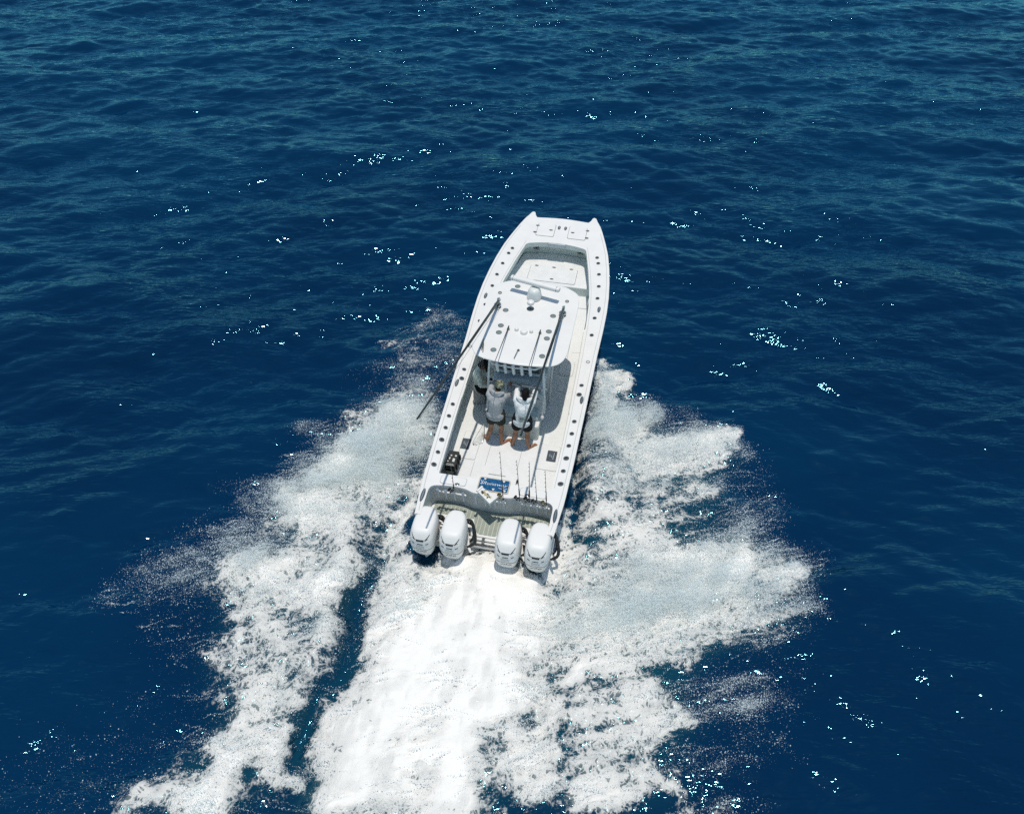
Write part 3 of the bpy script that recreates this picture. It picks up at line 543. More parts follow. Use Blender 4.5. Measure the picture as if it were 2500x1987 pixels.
# hull shell
b = MB(); rings = []
def section(y):
    w = W(y); zg = ZG(y) - 0.05; bow = sm(3.5, 8.2, y); d = bow * 0.9
    def pt(fx, z, k): return (w * fx * (1 - 0.30 * bow * k), y - d * k, z)
    z1 = -0.05 - 0.10 * bow; half = [pt(1.0, zg, 0), pt(0.985 - .01 * bow, zg * .55 + z1 * .45, .35), pt(0.955, z1, .7), pt(0.93, -0.30, .85), pt(0.62, -0.70 + 0.25 * bow, 1.0), pt(0.36, -0.34, .95), pt(0.16, -0.12, .9)]
    return half + [(-x, yy_, z) for x, yy_, z in half[::-1]]
for y in list(np.arange(-2.68, 8.0, 0.35)) + [8.0, 8.15]: rings.append(section(y))
b.loft(rings, False, False); b.add(rings[-1], [tuple(range(len(rings[-1])))]); low = [p for p in rings[0] if p[2] < .3]; b.add(low, [tuple(range(len(low)))])
hull = b.build("hull", WHITE, boat, smooth=40)
# coaming: lip and undercut side wall
b = MB()
lipz = lambda x, y: GWZ(x, y)
b.loft([[(x, y, lipz(x, y)) for x, y in inner], [(x, y, ZG(y) - 0.13) for x, y in inner]], True, False)
def off(x, y, d):  # widen the opening below the lip
    return (x + (d if x > 0 else -d) * min(1, abs(x) / 0.6), y + (d * 2.2 * sm(6.3, 6.8, y) if y > 6.3 else (-0.02 if y < -1.5 else 0)))
SZ = lambda y: 0.36 * sm(3.4, 5.5, y)
b.loft([[(x, y, ZG(y) - 0.13) for x, y in inner], [(*off(x, y, .15), ZG(y) - 0.16) for x, y in inner], [(*off(x, y, .17), SZ(y) - 0.03) for x, y in inner]], True, False)
b.build("coaming", BOUNCE_LINER, boat, smooth=40)
# bolster pads set into the coaming faces
b = MB(); b.box(-0.235, 0.245, 6.895, 6.93, ZG(6.93) - .125, ZG(6.93) + .006); b.build("bolster_pad", SHADE_GREY, boat, bevel=.01)
for s, y0, y1 in ((-1, .69, 1.11), (1, .69, 1.13), (1, 4.5, 5.0)):
    b = MB(); xx_ = CW((y0 + y1) / 2) - .012; b.box(*sorted((s * xx_, s * (xx_ + .02))), y0, y1, ZG(y0) - .115, ZG(y0) + .004); b.build("bolster_pad", BOUNCE_LINER, boat, bevel=.006)
# sole and casting deck
b = MB(); sole_o = [(x, y) for x, y in ([(off(CW(y), y, .18)[0], y) for y in list(np.arange(-1.6, 5.7, .3)) + [5.80]])]
V = []; Fq = []
for x, y in sole_o: V += [(-x, y, SZ(y)), (-.5 * x, y, SZ(y)), (0, y, SZ(y)), (.5 * x, y, SZ(y)), (x, y, SZ(y))]
for i in range(len(sole_o) - 1):
    for k in range(4): Fq.append((i * 5 + k, i * 5 + k + 1, i * 5 + k + 6, i * 5 + k + 5))
b.add(V, Fq); b.build("sole", NONSKID, boat)
cdk = [(off(CW(y), y, .17)[0], y) for y in np.arange(5.75, 6.35, .2)] + [(1.06, 6.6), (1.02, 6.9), (.98, 7.06), (.9, 7.17), (.5, 7.25), (0, 7.29)]
cdk = cdk + [(-x, y) for x, y in cdk[:-1][::-1]]
b = MB(); b.prism(cdk, .05, .62); b.build("casting_deck", NONSKID, boat)
b = MB(); b.box(-1.2, 1.2, 5.735, 5.748, .36, .612); b.build("step_riser", BOUNCE_LINER, boat)
# stern: wall below the transom, stern side walls
b = MB(); b.loft([[(x, y, GWZ(x, y) - .05) for x, y in wave[2:-2]], [(x, y + .035, .55) for x, y in wave[2:-2]], [(x, y + .085, .07) for x, y in wave[2:-2]]], False)
b.build("transom", SHADE_GREY, boat, smooth=50)
b = MB()
for s in (-1, 1): b.loft([[(s * 1.305, y, ZG(y) - .03) for y in (-2.68, -2.4, -2.1, -1.95)], [(s * 1.31, y, .0) for y in (-2.68, -2.4, -2.1, -1.95)]], False)
b.build_each("stern_side", BOUNCE_LINER, boat)

# ------------------------------------------------ hatches, seams, fittings
def hatch(poly, z, mat=WHITE, lift=.010, gap=.012, name="hatch", latches=(), lc=SEAM):
    zf = z if callable(z) else (lambda x, y: z)
    b = MB(); b.prism(poly, lambda x, y: zf(x, y) - .004, lambda x, y: zf(x, y) + lift); h = b.build(name, mat, boat)
    b = MB(); c = [sum(p[i] for p in poly) / len(poly) for i in (0, 1)]
    P = [(x + gap * ((x - c[0]) / (abs(x - c[0]) + 1e-6)) * .8, y + gap * ((y - c[1]) / (abs(y - c[1]) + 1e-6)) * .8) for x, y in poly]
    b.prism(P, lambda x, y: zf(x, y) - .004, lambda x, y: zf(x, y) + .003); b.build("gasket", lc, h)
    for x, y in latches:
        b = MB(); b.lathe((x, y, zf(x, y)), [(.034, 0), (.034, lift + .006), (.026, lift + .010)], 12); b.build("latch", STEEL, h)
        b = MB(); b.box(x - .05, x + .05, y - .014, y + .014, zf(x, y), zf(x, y) + lift + .012); b.build("latch_handle", STEEL, h)
    return h
hatch(rrect(-.66, -.155, 7.21, 7.78, .05), GWZ, latches=((-.26, 7.50), (-.67, 7.66), (-.70, 7.34)))
hatch(rrect(.255, .76, 7.21, 7.78, .05), GWZ, latches=((.37, 7.49), (.78, 7.66), (.80, 7.32)))
hatch(rrect(-.66, .68, 5.87, 6.57, .05), .62, NONSKID, latches=((-.5, 6.57), (0, 6.57), (.5, 6.57), (0.02, 6.0)))
hatch(rrect(-1.12, -.72, -.43, .42, .04), SZ and 0.0, NONSKID, latches=((-.82, .02),), lc=PALE_SEAM)
hatch(rrect(.67, 1.16, -.41, .34, .04), 0.0, NONSKID, lc=PALE_SEAM)
hatch(rrect(.72, 1.08, 2.80, 3.35, .05), 0.0, NONSKID, lc=PALE_SEAM); hatch(rrect(.78, 1.02, 2.18, 2.44, .04), 0.0, NONSKID, lc=PALE_SEAM)
hatch(rrect(-1.12, -.58, -1.82, -1.62, .05), GWZ, latches=((-.75, -1.80),), lc=PALE_SEAM)
hatch(rrect(.58, 1.12, -1.82, -1.62, .05), GWZ, latches=((.74, -1.80),), lc=PALE_SEAM)
b = MB()
for P in ([(-.71, -.47), (-.71, -.92)], [(.29, .1), (.29, -.51)], [(-.45, .2), (-.45, -.55)], [(.87, 5.9), (.86, 5.2), (.86, 3.4)], [(.87, 5.21), (1.15, 5.21)], [(.95, 3.7), (1.2, 3.72)], [(1.14, 5.6), (1.165, 3.4), (1.18, .6), (1.17, -.9)], [(-1.10, .4), (-1.14, -.4)]):
    b.strip(P, .010, lambda x, y: SZ(y) + .005)
b.build_each("deck_seam", PALE_SEAM, boat)
b = MB(); b.box(-.32, .07, -.785, -.765, 0, .012); b.build("drain_slot", PALE_SEAM, boat)
b = MB()
for s in (1, -1):
    b.strip([(s * (W(y) - .055), y) for y in np.arange(-2.6, 7.9, .3)], .010, lambda x, y: GWZ(x, y) + .004)
    b.strip([(s * (CW(y) + .05), y) for y in np.arange(-1.5, 6.9, .3)], .008, lambda x, y: GWZ(x, y) + .004)
b.build_each("gunwale_seam", PALE_SEAM, boat)
# gunwale rod holders: raised oval flange, tilted bore
def holder_mesh():
    b = MB(); b.ring((0, 0, 0), .028, .058, -.004, .016, 16, 0.82); return b.mesh("rod_holder", STEEL)
hm = holder_mesh(); b = MB(); b.lathe((0, 0, 0), [(.030, -.02), (.030, .009)], 14); bore = b.mesh("bore", HOLE)
b = MB(); b.tube([(.045 * math.cos(a), .036 * math.sin(a), .018) for a in np.linspace(R(20), R(160), 7)], .012, 6); cap_m = b.mesh("cap", STEEL)
HY = [(6.49, 1.20), (6.25, 1.26), (5.78, 1.335), (5.28, 1.39), (4.79, 1.415), (4.01, 1.435), (3.36, 1.44), (1.59, 1.42), (1.28, 1.405), (.43, 1.41), (.06, 1.405), (-.30, 1.39), (-.66, 1.385), (-1.02, 1.375), (-1.37, 1.37)]
for i, (y, x) in enumerate(HY):
    for s in (-1, 1):
        o = bpy.data.objects.new("rod_holder", hm); COL.objects.link(o); o.parent = boat; o.location = (s * x, y, GWZ(x, y)); o.rotation_euler = (0, 0, s * R(25)); k = 1.12 if i in (8, 12, 14) else .92; o.scale = (k, k, 1)
        q = bpy.data.objects.new("bore", bore); COL.objects.link(q); q.parent = o
        if i not in (14, 7):
            q = bpy.data.objects.new("cap", cap_m); COL.objects.link(q); q.parent = o
for x, y in ((1.47, 2.40), (-1.46, 2.40)):
    b = MB(); b.ring((x, y, GWZ(x, y)), .03, .048, -.003, .014, 16); b.build("fill_cap", CHROME, boat)
def cleat(x, y, L=.25, rz=0.0, z=None):
    z = GWZ(x, y) if z is None else z; b = MB()
    P = [(L / 2 * math.cos(a), .042 * math.sin(a)) for a in np.linspace(0, 2 * math.pi, 18)[:-1]]
    c, s_ = math.cos(rz), math.sin(rz); T = lambda u, v: (x + u * c - v * s_, y + u * s_ + v * c)
    b.prism([T(*p) for p in P], z - .004, z + .006); o = b.build("cleat", STEEL, boat)
    b = MB(); b.tube([(*T(-L * .4, 0), z + .02), (*T(0, 0), z + .028), (*T(L * .4, 0), z + .02)], [.008, .013, .008], 8); b.build("cleat_bar", CHROME, o)
for s in (-1, 1):
    cleat(s * 1.505, 4.38, .26, R(90)); cleat(s * 1.485, 1.13, .26, R(90)); cleat(s * 1.385, -2.2, .36, R(90))
cleat(-.045, 7.67, .20, R(90)); cleat(.14, 7.67, .20, R(90))
# bow speakers on the forward wall
for x in (-.62, .66):
    b = MB(); yb = 7.27; b.lathe((x, yb, .80), [(.105, 0), (.105, -.02), (.09, -.028)], 20, (0, -1, 0)) if False else b.lathe((x, yb - .03, .80), [(.115, 0), (.115, .02), (.095, .028)], 20, (0, -1, .15)); o = b.build("bow_speaker", BOUNCE_LINER, boat)
    b = MB()
    for k in range(10):
        a = 2 * math.pi * k / 10; u = Vector((math.cos(a), 0, math.sin(a))); b.tube([Vector((x, yb - .062, .80)) + u * .035, Vector((x, yb - .062, .80)) + u * .10], .010, 6)
    b.ball((x, yb - .06, .80), .025, 8); b.build("grille", HOLE, o)

# ------------------------------------------------ hardtop and what stands on it
TOPZ = 2.17
half = [(0, .575), (.30, .592), (.55, .622), (.76, .672), (.90, .75), (.995, .87), (1.05, 1.03), (1.075, 1.25), (1.085, 2.0), (1.085, 2.9), (1.06, 3.2), (1.0, 3.36), (.86, 3.48), (.66, 3.60), (.35, 3.67), (0, 3.69)]
tp = smooth_path(half, 3); top_poly = tp + [(-x, y) for x, y in tp[1:-1][::-1]]
crown = lambda x, y: TOPZ + .02 * (1 - (x / 1.1) ** 2) * (1 - ((y - 2.1) / 1.9) ** 2)
b = MB(); cxy = (0, 2.1)
def shrink(P, k, d=None): return [(cxy[0] + (x - cxy[0]) * k, cxy[1] + (y - cxy[1]) * k) for x, y in P]
rings = [[(x, y, TOPZ - .06) for x, y in shrink(top_poly, .94)], [(x, y, TOPZ - .035) for x, y in shrink(top_poly, .992)], [(x, y, TOPZ - .018) for x, y in top_poly], [(x, y, TOPZ - .006) for x, y in shrink(top_poly, .997)]]
for k in (.975, .9, .75, .55, .3, .1): rings.append([(x, y, crown(x, y)) for x, y in shrink(top_poly, k)])
b.loft(rings); hardtop = b.build("hardtop", WHITE, boat, smooth=50)
for x, y in ((-.56, 2.38), (.56, 2.38), (-.555, 1.80), (.555, 1.80), (-.55, 1.55), (.55, 1.55), (-.545, .74 + .2), (.545, .74 + .2), (-.46, 3.36)):
    z = crown(x, y); b = MB(); b.lathe((x, y, z - .01), [(.062, 0), (.062, .016), (.052, .020)], 20); o = b.build("speaker", DISC, hardtop)
    b = MB(); b.ring((x, y, z - .01), .060, .068, 0, .019, 20); b.build("speaker_rim", STEEL, o)
for x, y in ((-.83, 3.02), (.80, 3.0)):
    b = MB(); b.ring((x, y, crown(x, y)), .028, .045, -.01, .02, 14); b.build("lifting_eye", STEEL, hardtop)
# radar: pedestal and open array bar
rc = Vector((.01, 3.03, TOPZ + .03)); ra = R(-13); rd = Vector((math.cos(ra), math.sin(ra), 0)); rn = Vector((-rd.y, rd.x, 0))
b = MB(); prof = [(.20, .0), (.20, .05), (.185, .10), (.165, .20), (.13, .25), (.09, .27)]
rings = [[rc + Vector((r * .88 * math.cos(2 * math.pi * k / 24), r * 1.05 * math.sin(2 * math.pi * k / 24) - .02 - h * .1, h)) for k in range(24)] for r, h in prof]
b.loft(rings); ped = b.build("radar_pedestal", paint_mat("satin_white", (.66, .68, .66), .35), hardtop)
b = MB(); b.lathe(rc + Vector((0, -.13, .16)), [(.022, 0), (.022, .03)], 12, (0, -1, .6)); b.lathe(rc + Vector((0, .02, .262)), [(.03, 0), (.03, .02)], 12); b.box(rc.x - .07, rc.x + .07, rc.y - .165, rc.y - .15, rc.z + .06, rc.z + .075); b.build_each("radar_badge", STEEL, ped)
b = MB(); oc = rc + Vector((0, .04, .34)); rings = []
for t, k in ((-.62, .75), (-.60, .97), (-.54, 1.0), (.54, 1.0), (.60, .97), (.62, .75)):
    c = oc + rd * t
    rings.append([c + rn * (.072 * k * math.copysign(abs(math.cos(a)) ** .7, math.cos(a))) + Vector((0, 0, .058 * k * math.copysign(abs(math.sin(a)) ** .7, math.sin(a)))) for a in np.linspace(0, 2 * math.pi, 17)[:-1]])
b.loft(rings); arr = b.build("radar_array", WHITE, hardtop, smooth=50)
b = MB()
for t in (-.555, .545):
    c = oc + rd * t; b.tube([c + rn * .075 * math.cos(a) + Vector((0, 0, .061 * math.sin(a))) for a in np.linspace(0, 2 * math.pi, 17)], .005, 6, False)
b.build_each("array_band", SEAM, arr)
b = MB(); b.lathe(oc - Vector((0, 0, .09)), [(.07, 0), (.06, .05)], 16); b.build("array_neck", STEEL, ped)
# satellite dome on its post
b = MB(); dc = Vector((0, 2.54, crown(0, 2.54))); b.lathe(dc, [(.085, -.01), (.085, .012), (.07, .018)], 20); post = b.build("dome_base", DISC, hardtop)
b = MB(); b.tube([dc, dc + Vector((0, 0, .15))], .022, 10); b.build("dome_post", STEEL, post)
b = MB(); b.lathe(dc + Vector((0, 0, .13)), [(.055, 0), (.082, .02), (.088, .05), (.08, .085), (.05, .108), (.015, .115)], 20); b.build("dome", WHITE, post)
for x, y, r in ((-.17, 1.70, .05), (.01, 1.64, .085), (.17, 1.69, .045)):
    b = MB(); z = crown(x, y); b.lathe((x, y, z - .01), [(r, 0), (r, .045), (r * .8, .075), (r * .4, .088)], 18); b.build("antenna_puck", WHITE, hardtop)
b = MB(); b.tube([(0, 1.01, crown(0, 1)), (0, 1.01, crown(0, 1) + .05), (-.01, .92, crown(0, 1) + .06), (-.04, .72, crown(0, 1) + .03)], .008, 6); b.lathe((0, 1.02, crown(0, 1)), [(.03, 0), (.03, .02)], 10); b.build("anchor_light", STEEL, hardtop)
# outriggers: base, pole running aft and up
OUT = {-1: ((-.77, 2.53, 2.30), (-1.0, -3.0, 3.88)), 1: ((.77, 2.52, 2.30), (.785, -3.0, 3.85))}
for s in (-1, 1):
    p0, p1 = (Vector(v) for v in OUT[s]); d = (p1 - p0); z = crown(p0.x, p0.y)
    b = MB(); b.lathe((p0.x, p0.y - .06, z - .01), [(.085, 0), (.085, .02), (.06, .03), (.055, .09)], 18); o = b.build("outrigger_base", STEEL, hardtop)
    b = MB(); b.ring((p0.x - s * .0, p0.y - .06, z + .06), .05, .085, 0, .02, 18); b.tube([(p0.x, p0.y - .04, z + .05), (p0.x, p0.y + .06, z + .16), (p0.x, p0.y + .12, z + .12)], [.03, .035, .03], 10); b.box(p0.x - .05, p0.x + .05, p0.y - .18, p0.y - .15, z + .02, z + .06); b.build("outrigger_crank", CHROME, o)
    b = MB(); b.tube([p0 + d * t for t in (-.02, .12, .121, .45, .451, .8, 1)], [.034, .034, .029, .028, .024, .022, .017], 8); q = b.build("outrigger_pole", BLACK, hardtop)
    b = MB()
    for t in (.2, .45, .7, .98): b.ring(p0 + d * t + Vector((0, 0, -.035)), .012, .020, -.005, .005, 10)
    b.build_each("line_guide", STEEL, q)
    b = MB(); b.tube([p0 + Vector((-.06 * s, -.1, 0))] + [p0 + d * t + Vector((0, 0, -.05 - .12 * math.sin(math.pi * t))) for t in (.25, .5, .75, .97)], .0035, 5); b.build("halyard", BLACK, q)
for s, x in ((-1, -.36), (1, .37)):
    z = crown(x, 1.7); p0 = Vector((x, 1.69, z + .05)); p1 = Vector((x + .005, .05, z + .34))
    b = MB(); b.lathe((x, 1.69, z - .01), [(.035, 0), (.035, .03), (.02, .07)], 12); o = b.build("antenna_base", STEEL, hardtop)
    b = MB(); b.tube([p0 + Vector((0, .06, .01)), p0, p0 + (p1 - p0) * .3, p1], [.014, .014, .011, .006], 8); b.build("antenna_whip", BLACK, o)
b = MB(); ap = Vector((-.80, 1.12, TOPZ + .14))
for f in ((-.86, .86), (-.74, .72), (-.80, .80)): b.tube([ap, (f[0], f[1] - .02, TOPZ - .05), (f[0] + .02, f[1] - .04, TOPZ - .45)], .009, 6)
b.build("halyard_frame", BLACK, hardtop)
# rocket launchers along the aft edge
for x in (-.39, -.21, -.03, .155, .34):
    y = .70; t = MB(); a0 = Vector((x, .535 + .12 * x * x, 2.13)); a1 = a0 + Vector((.015, .06, -.25))
    for r0, r1 in ((.034, .024),):
        n_ = 14; t.lathe(a1, [(r0, 0), (r0, (a0 - a1).length), (r1, (a0 - a1).length), (r1, .03)], n_, a0 - a1)
    o = t.build("rocket_launcher", WHITE, hardtop); t = MB(); t.lathe(a0, [(.036, -.012), (.042, 0), (.036, .008), (.026, .008)], 14, a0 - a1); t.build("launcher_collar", CHROME, o)
    t = MB(); t.lathe(a1 + (a0 - a1) * .2, [(.026, 0), (.0258, .001)], 12, a0 - a1); t.build("launcher_floor", HOLE, o)
b = MB(); b.tube([(-.62, .80, 2.04), (-.5, .64, 2.04), (0, .60, 2.04), (.45, .64, 2.04), (.62, .80, 2.04)], .024, 8); b.build("launcher_rail", WHITE, hardtop)
b = MB(); b.prism(rrect(-.56, .56, 1.0, 1.5, .08), 1.58, TOPZ - .062); b.build("gap_shade_box", TINT, hardtop, bevel=.02)  # dark box added to deepen the shaded gap behind the launchers
# pipework legs
for s in (-1, 1):
    for P, r in (([(s * .60, .80, 2.08), (s * .63, .78, 1.5), (s * .66, .86, .9), (s * .66, .88, .5)], .026), ([(s * .86, 3.2, 2.08), (s * .74, 3.3, 1.2), (s * .68, 3.35, .0)], .03), ([(s * .80, 1.9, 2.08), (s * .68, 1.8, 1.2), (s * .66, 1.75, .0)], .03)):
        b = MB(); b.tube(smooth_path(P, 4), r, 10); b.build("hardtop_leg", WHITE, boat)

# ------------------------------------------------ console, leaning post, bench
b = MB(); b.prism(rrect(-.60, .60, 2.0, 3.5, .15), 0, lambda x, y: 1.18 - .06 * (y - 2)); b.prism(rrect(-.55, .55, 3.45, 4.55, .18), .1, .72); con = b.build("console", WHITE, boat, bevel=.03)
b = MB(); b.loft([[(-.58, 2.02, 1.16), (.58, 2.02, 1.16), (.58, 1.80, .86), (-.58, 1.80, .86)], [(-.58, 2.4, 1.36), (.58, 2.4, 1.36), (.58, 2.4, .86), (-.58, 2.4, .86)]]); b.build("dashboard", SHADE_GREY, con, bevel=.02)
for x in (-.3, .12):
    b = MB(); b.loft([[(x, 1.985, 1.165), (x + .36, 1.985, 1.165), (x + .36, 1.85, .97), (x, 1.85, .97)], [(x, 1.975, 1.175), (x + .36, 1.975, 1.175), (x + .36, 1.84, .98), (x, 1.84, .98)]]); b.build("chart_plotter", SCREEN, con)
b = MB(); b.loft([[(-.6, 2.55, 1.2), (.6, 2.55, 1.2), (.78, 3.3, 1.15), (-.78, 3.3, 1.15)][:2] + [(.62, 2.75, 2.05), (-.62, 2.75, 2.05)], [(-.6, 2.54, 1.2), (.6, 2.54, 1.2), (.62, 2.74, 2.05), (-.62, 2.74, 2.05)]]); b.build("windscreen", TINT, con)
b = MB(); wc = Vector((-.22, 1.72, .98)); wa = Vector((0, -.75, .66)).normalized(); wu = Vector((1, 0, 0)); wv_ = wa.cross(wu)
b.tube([wc + (wu * math.cos(a) + wv_ * math.sin(a)) * .19 for a in np.linspace(0, 2 * math.pi, 25)], .014, 8, False)
for a in (R(90), R(210), R(330)): b.tube([wc, wc + (wu * math.cos(a) + wv_ * math.sin(a)) * .19], .010, 6)
b.tube([wc, wc - wa * .12], .02, 8); b.build("steering_wheel", STEEL, con)
b = MB(); b.tube([(-.60, 3.62, .84), (-.60, 3.62, .96), (-.45, 3.66, .98), (-.28, 3.68, .96)], .016, 8); b.build("grab_rail", STEEL, con)
# leaning post with moulded top
b = MB(); b.prism(rrect(-.60, .60, .90, 1.48, .06), 0, 1.06); post_ = b.build("leaning_post", SHADE_GREY, boat, bevel=.03)
b = MB(); b.prism([(-.60, 1.02), (-.28, 1.02), (-.16, 1.12), (.22, 1.12), (.32, 1.02), (.60, 1.02), (.60, 1.46), (-.60, 1.46)], 1.06, 1.24); b.prism([(-.56, 1.2), (-.3, 1.2), (-.2, 1.28), (.26, 1.28), (.36, 1.2), (.56, 1.2), (.56, 1.5), (-.56, 1.5)], 1.24, 1.36); b.build("seat_back", SHADE_GREY, post_, bevel=.025)
b = MB()
for x0, x1 in ((-.52, -.32), (.38, .56)): b.box(x0, x1, 1.012, 1.03, 1.12, 1.155)
b.box(-.12, .18, 1.275, 1.29, 1.28, 1.31); b.box(-.56, .56, 1.10, 1.108, 1.068, 1.085); b.box(-.5, -.2, .878, .884, .93, .945); b.box(.1, .52, .878, .884, .93, .945); b.box(-.56, -.30, 1.19, 1.198, 1.29, 1.31); b.box(.36, .56, 1.19, 1.198, 1.29, 1.31); b.build_each("slot_shade_strip", HOLE, post_)  # slots, plus dark strips painted as shade below seat back and grab bar
b = MB(); b.tube(smooth_path([(-.66, 1.02, 1.12), (-.62, .94, 1.22), (-.5, .92, 1.24), (.5, .92, 1.24), (.62, .94, 1.22), (.66, 1.02, 1.12)], 4), .018, 8); b.build("grab_bar", WHITE, post_)
for x in (-.27, .57):
    t = MB(); a0 = Vector((x, .92, 1.26)); a1 = Vector((x + .02, .94, 1.02)); t.lathe(a1, [(.03, 0), (.03, .24), (.02, .24), (.02, .05)], 12, a0 - a1); o = t.build("rod_tube", SHADE_GREY, post_)
    t = MB(); t.lathe(a1, [(.022, .06), (.0215, .065)], 10, a0 - a1); t.build("bore", HOLE, o)
b = MB()
for x in (-.17, .06): b.lathe((x, .895, 1.10), [(.05, 0), (.05, .012), (.04, .015)], 14, (0, -1, .3))
b.build_each("cup_holder", HOLE, post_)
b = MB(); b.lathe((.22, .93, 1.07), [(.03, 0), (.045, .03), (.02, .08)], 10); b.tube([(.22, .93, 1.12), (.28, .90, 1.2)], .014, 6); b.ball((.29, .9, 1.21), .03, 8); b.build("tackle_reel", CHROME, post_)
b = MB(); b.box(-.18, .05, .885, .9, .22, .9); b.box(.08, .54, .885, .9, .5, .9); b.build_each("tackle_drawer", SHADE_GREY, post_, bevel=.008)
b = MB(); b.prism(rrect(-.56, .56, .62, .92, .05), .45, .575); b.build("seat_cushion", BOUNCE_LINER, post_, bevel=.03)
# low bench aft of it
b = MB(); b.prism(rrect(-.60, .60, .44, .88, .06), 0, .42); bench = b.build("bench", BOUNCE_LINER, boat, bevel=.02)
b = MB(); b.prism(rrect(-.595, .595, .445, .875, .06), .424, .445); b.build("bench_lid", WHITE, bench, bevel=.012)
for s in (-1, 1):
    b = MB(); b.tube([(s * .64, .78, 1.02), (s * .645, .70, .80), (s * .65, .66, .60)], [.018, .026, .020], 8); o = b.build("rod_tube", WHITE, bench)
    b = MB(); b.ball((s * .65, .65, .58), .045, 10, (1, 1, 1.2)); b.build("float_ball", BOARD, o)
# floor mats with a drawn squiggle
MAT = paint_mat("speckled_navy_mat", (.045, .065, .085), .6, .55, .5, 70, vscale=35)
for x0, x1, y0, y1 in ((-1.135, -.925, -.16, .17), (.885, 1.105, -.15, .18)):
    b = MB(); b.prism(rrect(x0, x1, y0, y1, .015), .0, .018); o = b.build("deck_mat", MAT, boat)
    cx, cy = (x0 + x1) / 2, (y0 + y1) / 2; b = MB()
    b.strip([(cx + .035, cy - .10), (cx + .045, cy + .02), (cx + .05, cy + .11)], .010, .024); b.strip([(cx - .05, cy + .06), (cx - .04, cy - .02), (cx, cy - .02), (cx - .005, cy + .03), (cx + .01, cy - .05)], .010, .024); b.build_each("mat_emblem", DECAL_LIGHT, o)

# ------------------------------------------------ stern: livewell, board, racks, platform
zt = GWZ(0, -1.6)
b = MB(); b.prism(rrect(-.325, .345, -1.86, -1.50, .05), zt - .01, zt + .014); lw = b.build("livewell_lid", TAN, boat, smooth=30)
b = MB(); b.prism(rrect(-.30, .32, -1.84, -1.525, .035), zt, zt + .018); b.build("livewell_window", BLUE, lw)
V, F_ = text_shape("Runaway", .115, .35, 1.02); b = MB(); b.add([(x * 1.22 + .02, y * .95 - 1.665, zt + .0215) for x, y, z in V], F_)
b.build("lettering", SILVER, lw, smooth=None)
b = MB(); b.strip([(-.27, -1.60), (-.235, -1.69), (-.26, -1.71)], .014, zt + .0225); b.strip([(-.275, -1.70), (-.24, -1.65), (-.22, -1.6)], .012, zt + .0225); b.strip([(.12, -1.745), (.22, -1.765), (.30, -1.735)], .010, zt + .0225); b.build("flourish", SILVER, lw)
for x, y in ((-.2, -1.555), (.2, -1.555), (.02, -1.80), (.26, -1.80)):
    b = MB(); b.prism([(x - .03, y + .012), (x + .03, y + .012), (x + .008, y - .03), (x - .008, y - .03)], zt + .015, zt + .030); b.build("hinge", WHITE, lw)
b = MB(); bd = [(-.265, -1.985), (-.19, -1.855), (.165, -2.05), (.04, -2.235)]; b.prism(bd, .83, .86); brd = b.build("cutting_board", BOARD, boat, bevel=.008)
b = MB(); b.prism([(-.30, -1.98), (-.215, -1.83), (-.18, -1.85), (-.26, -1.99)], .845, .885); b.build("board_lip", BOARD, brd)
b = MB(); b.prism([(x * .98, y * 1.0) for x, y in bd], .795, .829); b.build("board_tray", BOUNCE_LINER, brd)
b = MB(); b.tube([(-.05, -1.98, .80), (-.05, -1.9, .60)], .03, 8); b.build("board_bracket", STEEL, brd)
RACK = [(-1.12, -.95, -.765, -.575), (-.30, -.10, .0, .10, .285), (.63, .815, .985, 1.18)]
for xs in RACK:
    b = MB(); x0, x1 = xs[0] - .02, xs[-1] + .06
    if xs is not RACK[1]: b.tube([(x0, -1.985, .67), (x1, -1.985, .67)], .02, 8)
    else: b.tube([(.13, -2.02, .67), (.33, -2.02, .67)], .02, 8)
    rk = b.build("rod_rack", WHITE, boat)
    for x in xs:
        y = -2.02 + (.0 if xs is not RACK[1] else -.03); t = MB(); a0 = Vector((x, y, .76)); a1 = Vector((x + .008, y + .045, .47)); t.lathe(a1, [(.026, 0), (.026, .29), (.019, .29), (.019, .06)], 12, a0 - a1); o = t.build("rack_tube", SHADE_GREY, rk)
        t = MB(); t.lathe(a0, [(.026, -.01), (.036, 0), (.034, .01), (.022, .01)], 12, a0 - a1); t.build("rack_collar", CHROME, o)
        t = MB(); t.lathe(a1, [(.021, .2), (.0205, .205)], 10, a0 - a1); t.build("bore", HOLE, o)
    for x in (xs[0], xs[-2]) if xs is not RACK[1] else ():
        t = MB(); t.tube(smooth_path([(x + .03, -2.04, .74), (x + .08, -2.07, .77), (x + .13, -2.05, .73)], 4), .008, 6); t.build("rack_hook", CHROME, rk)
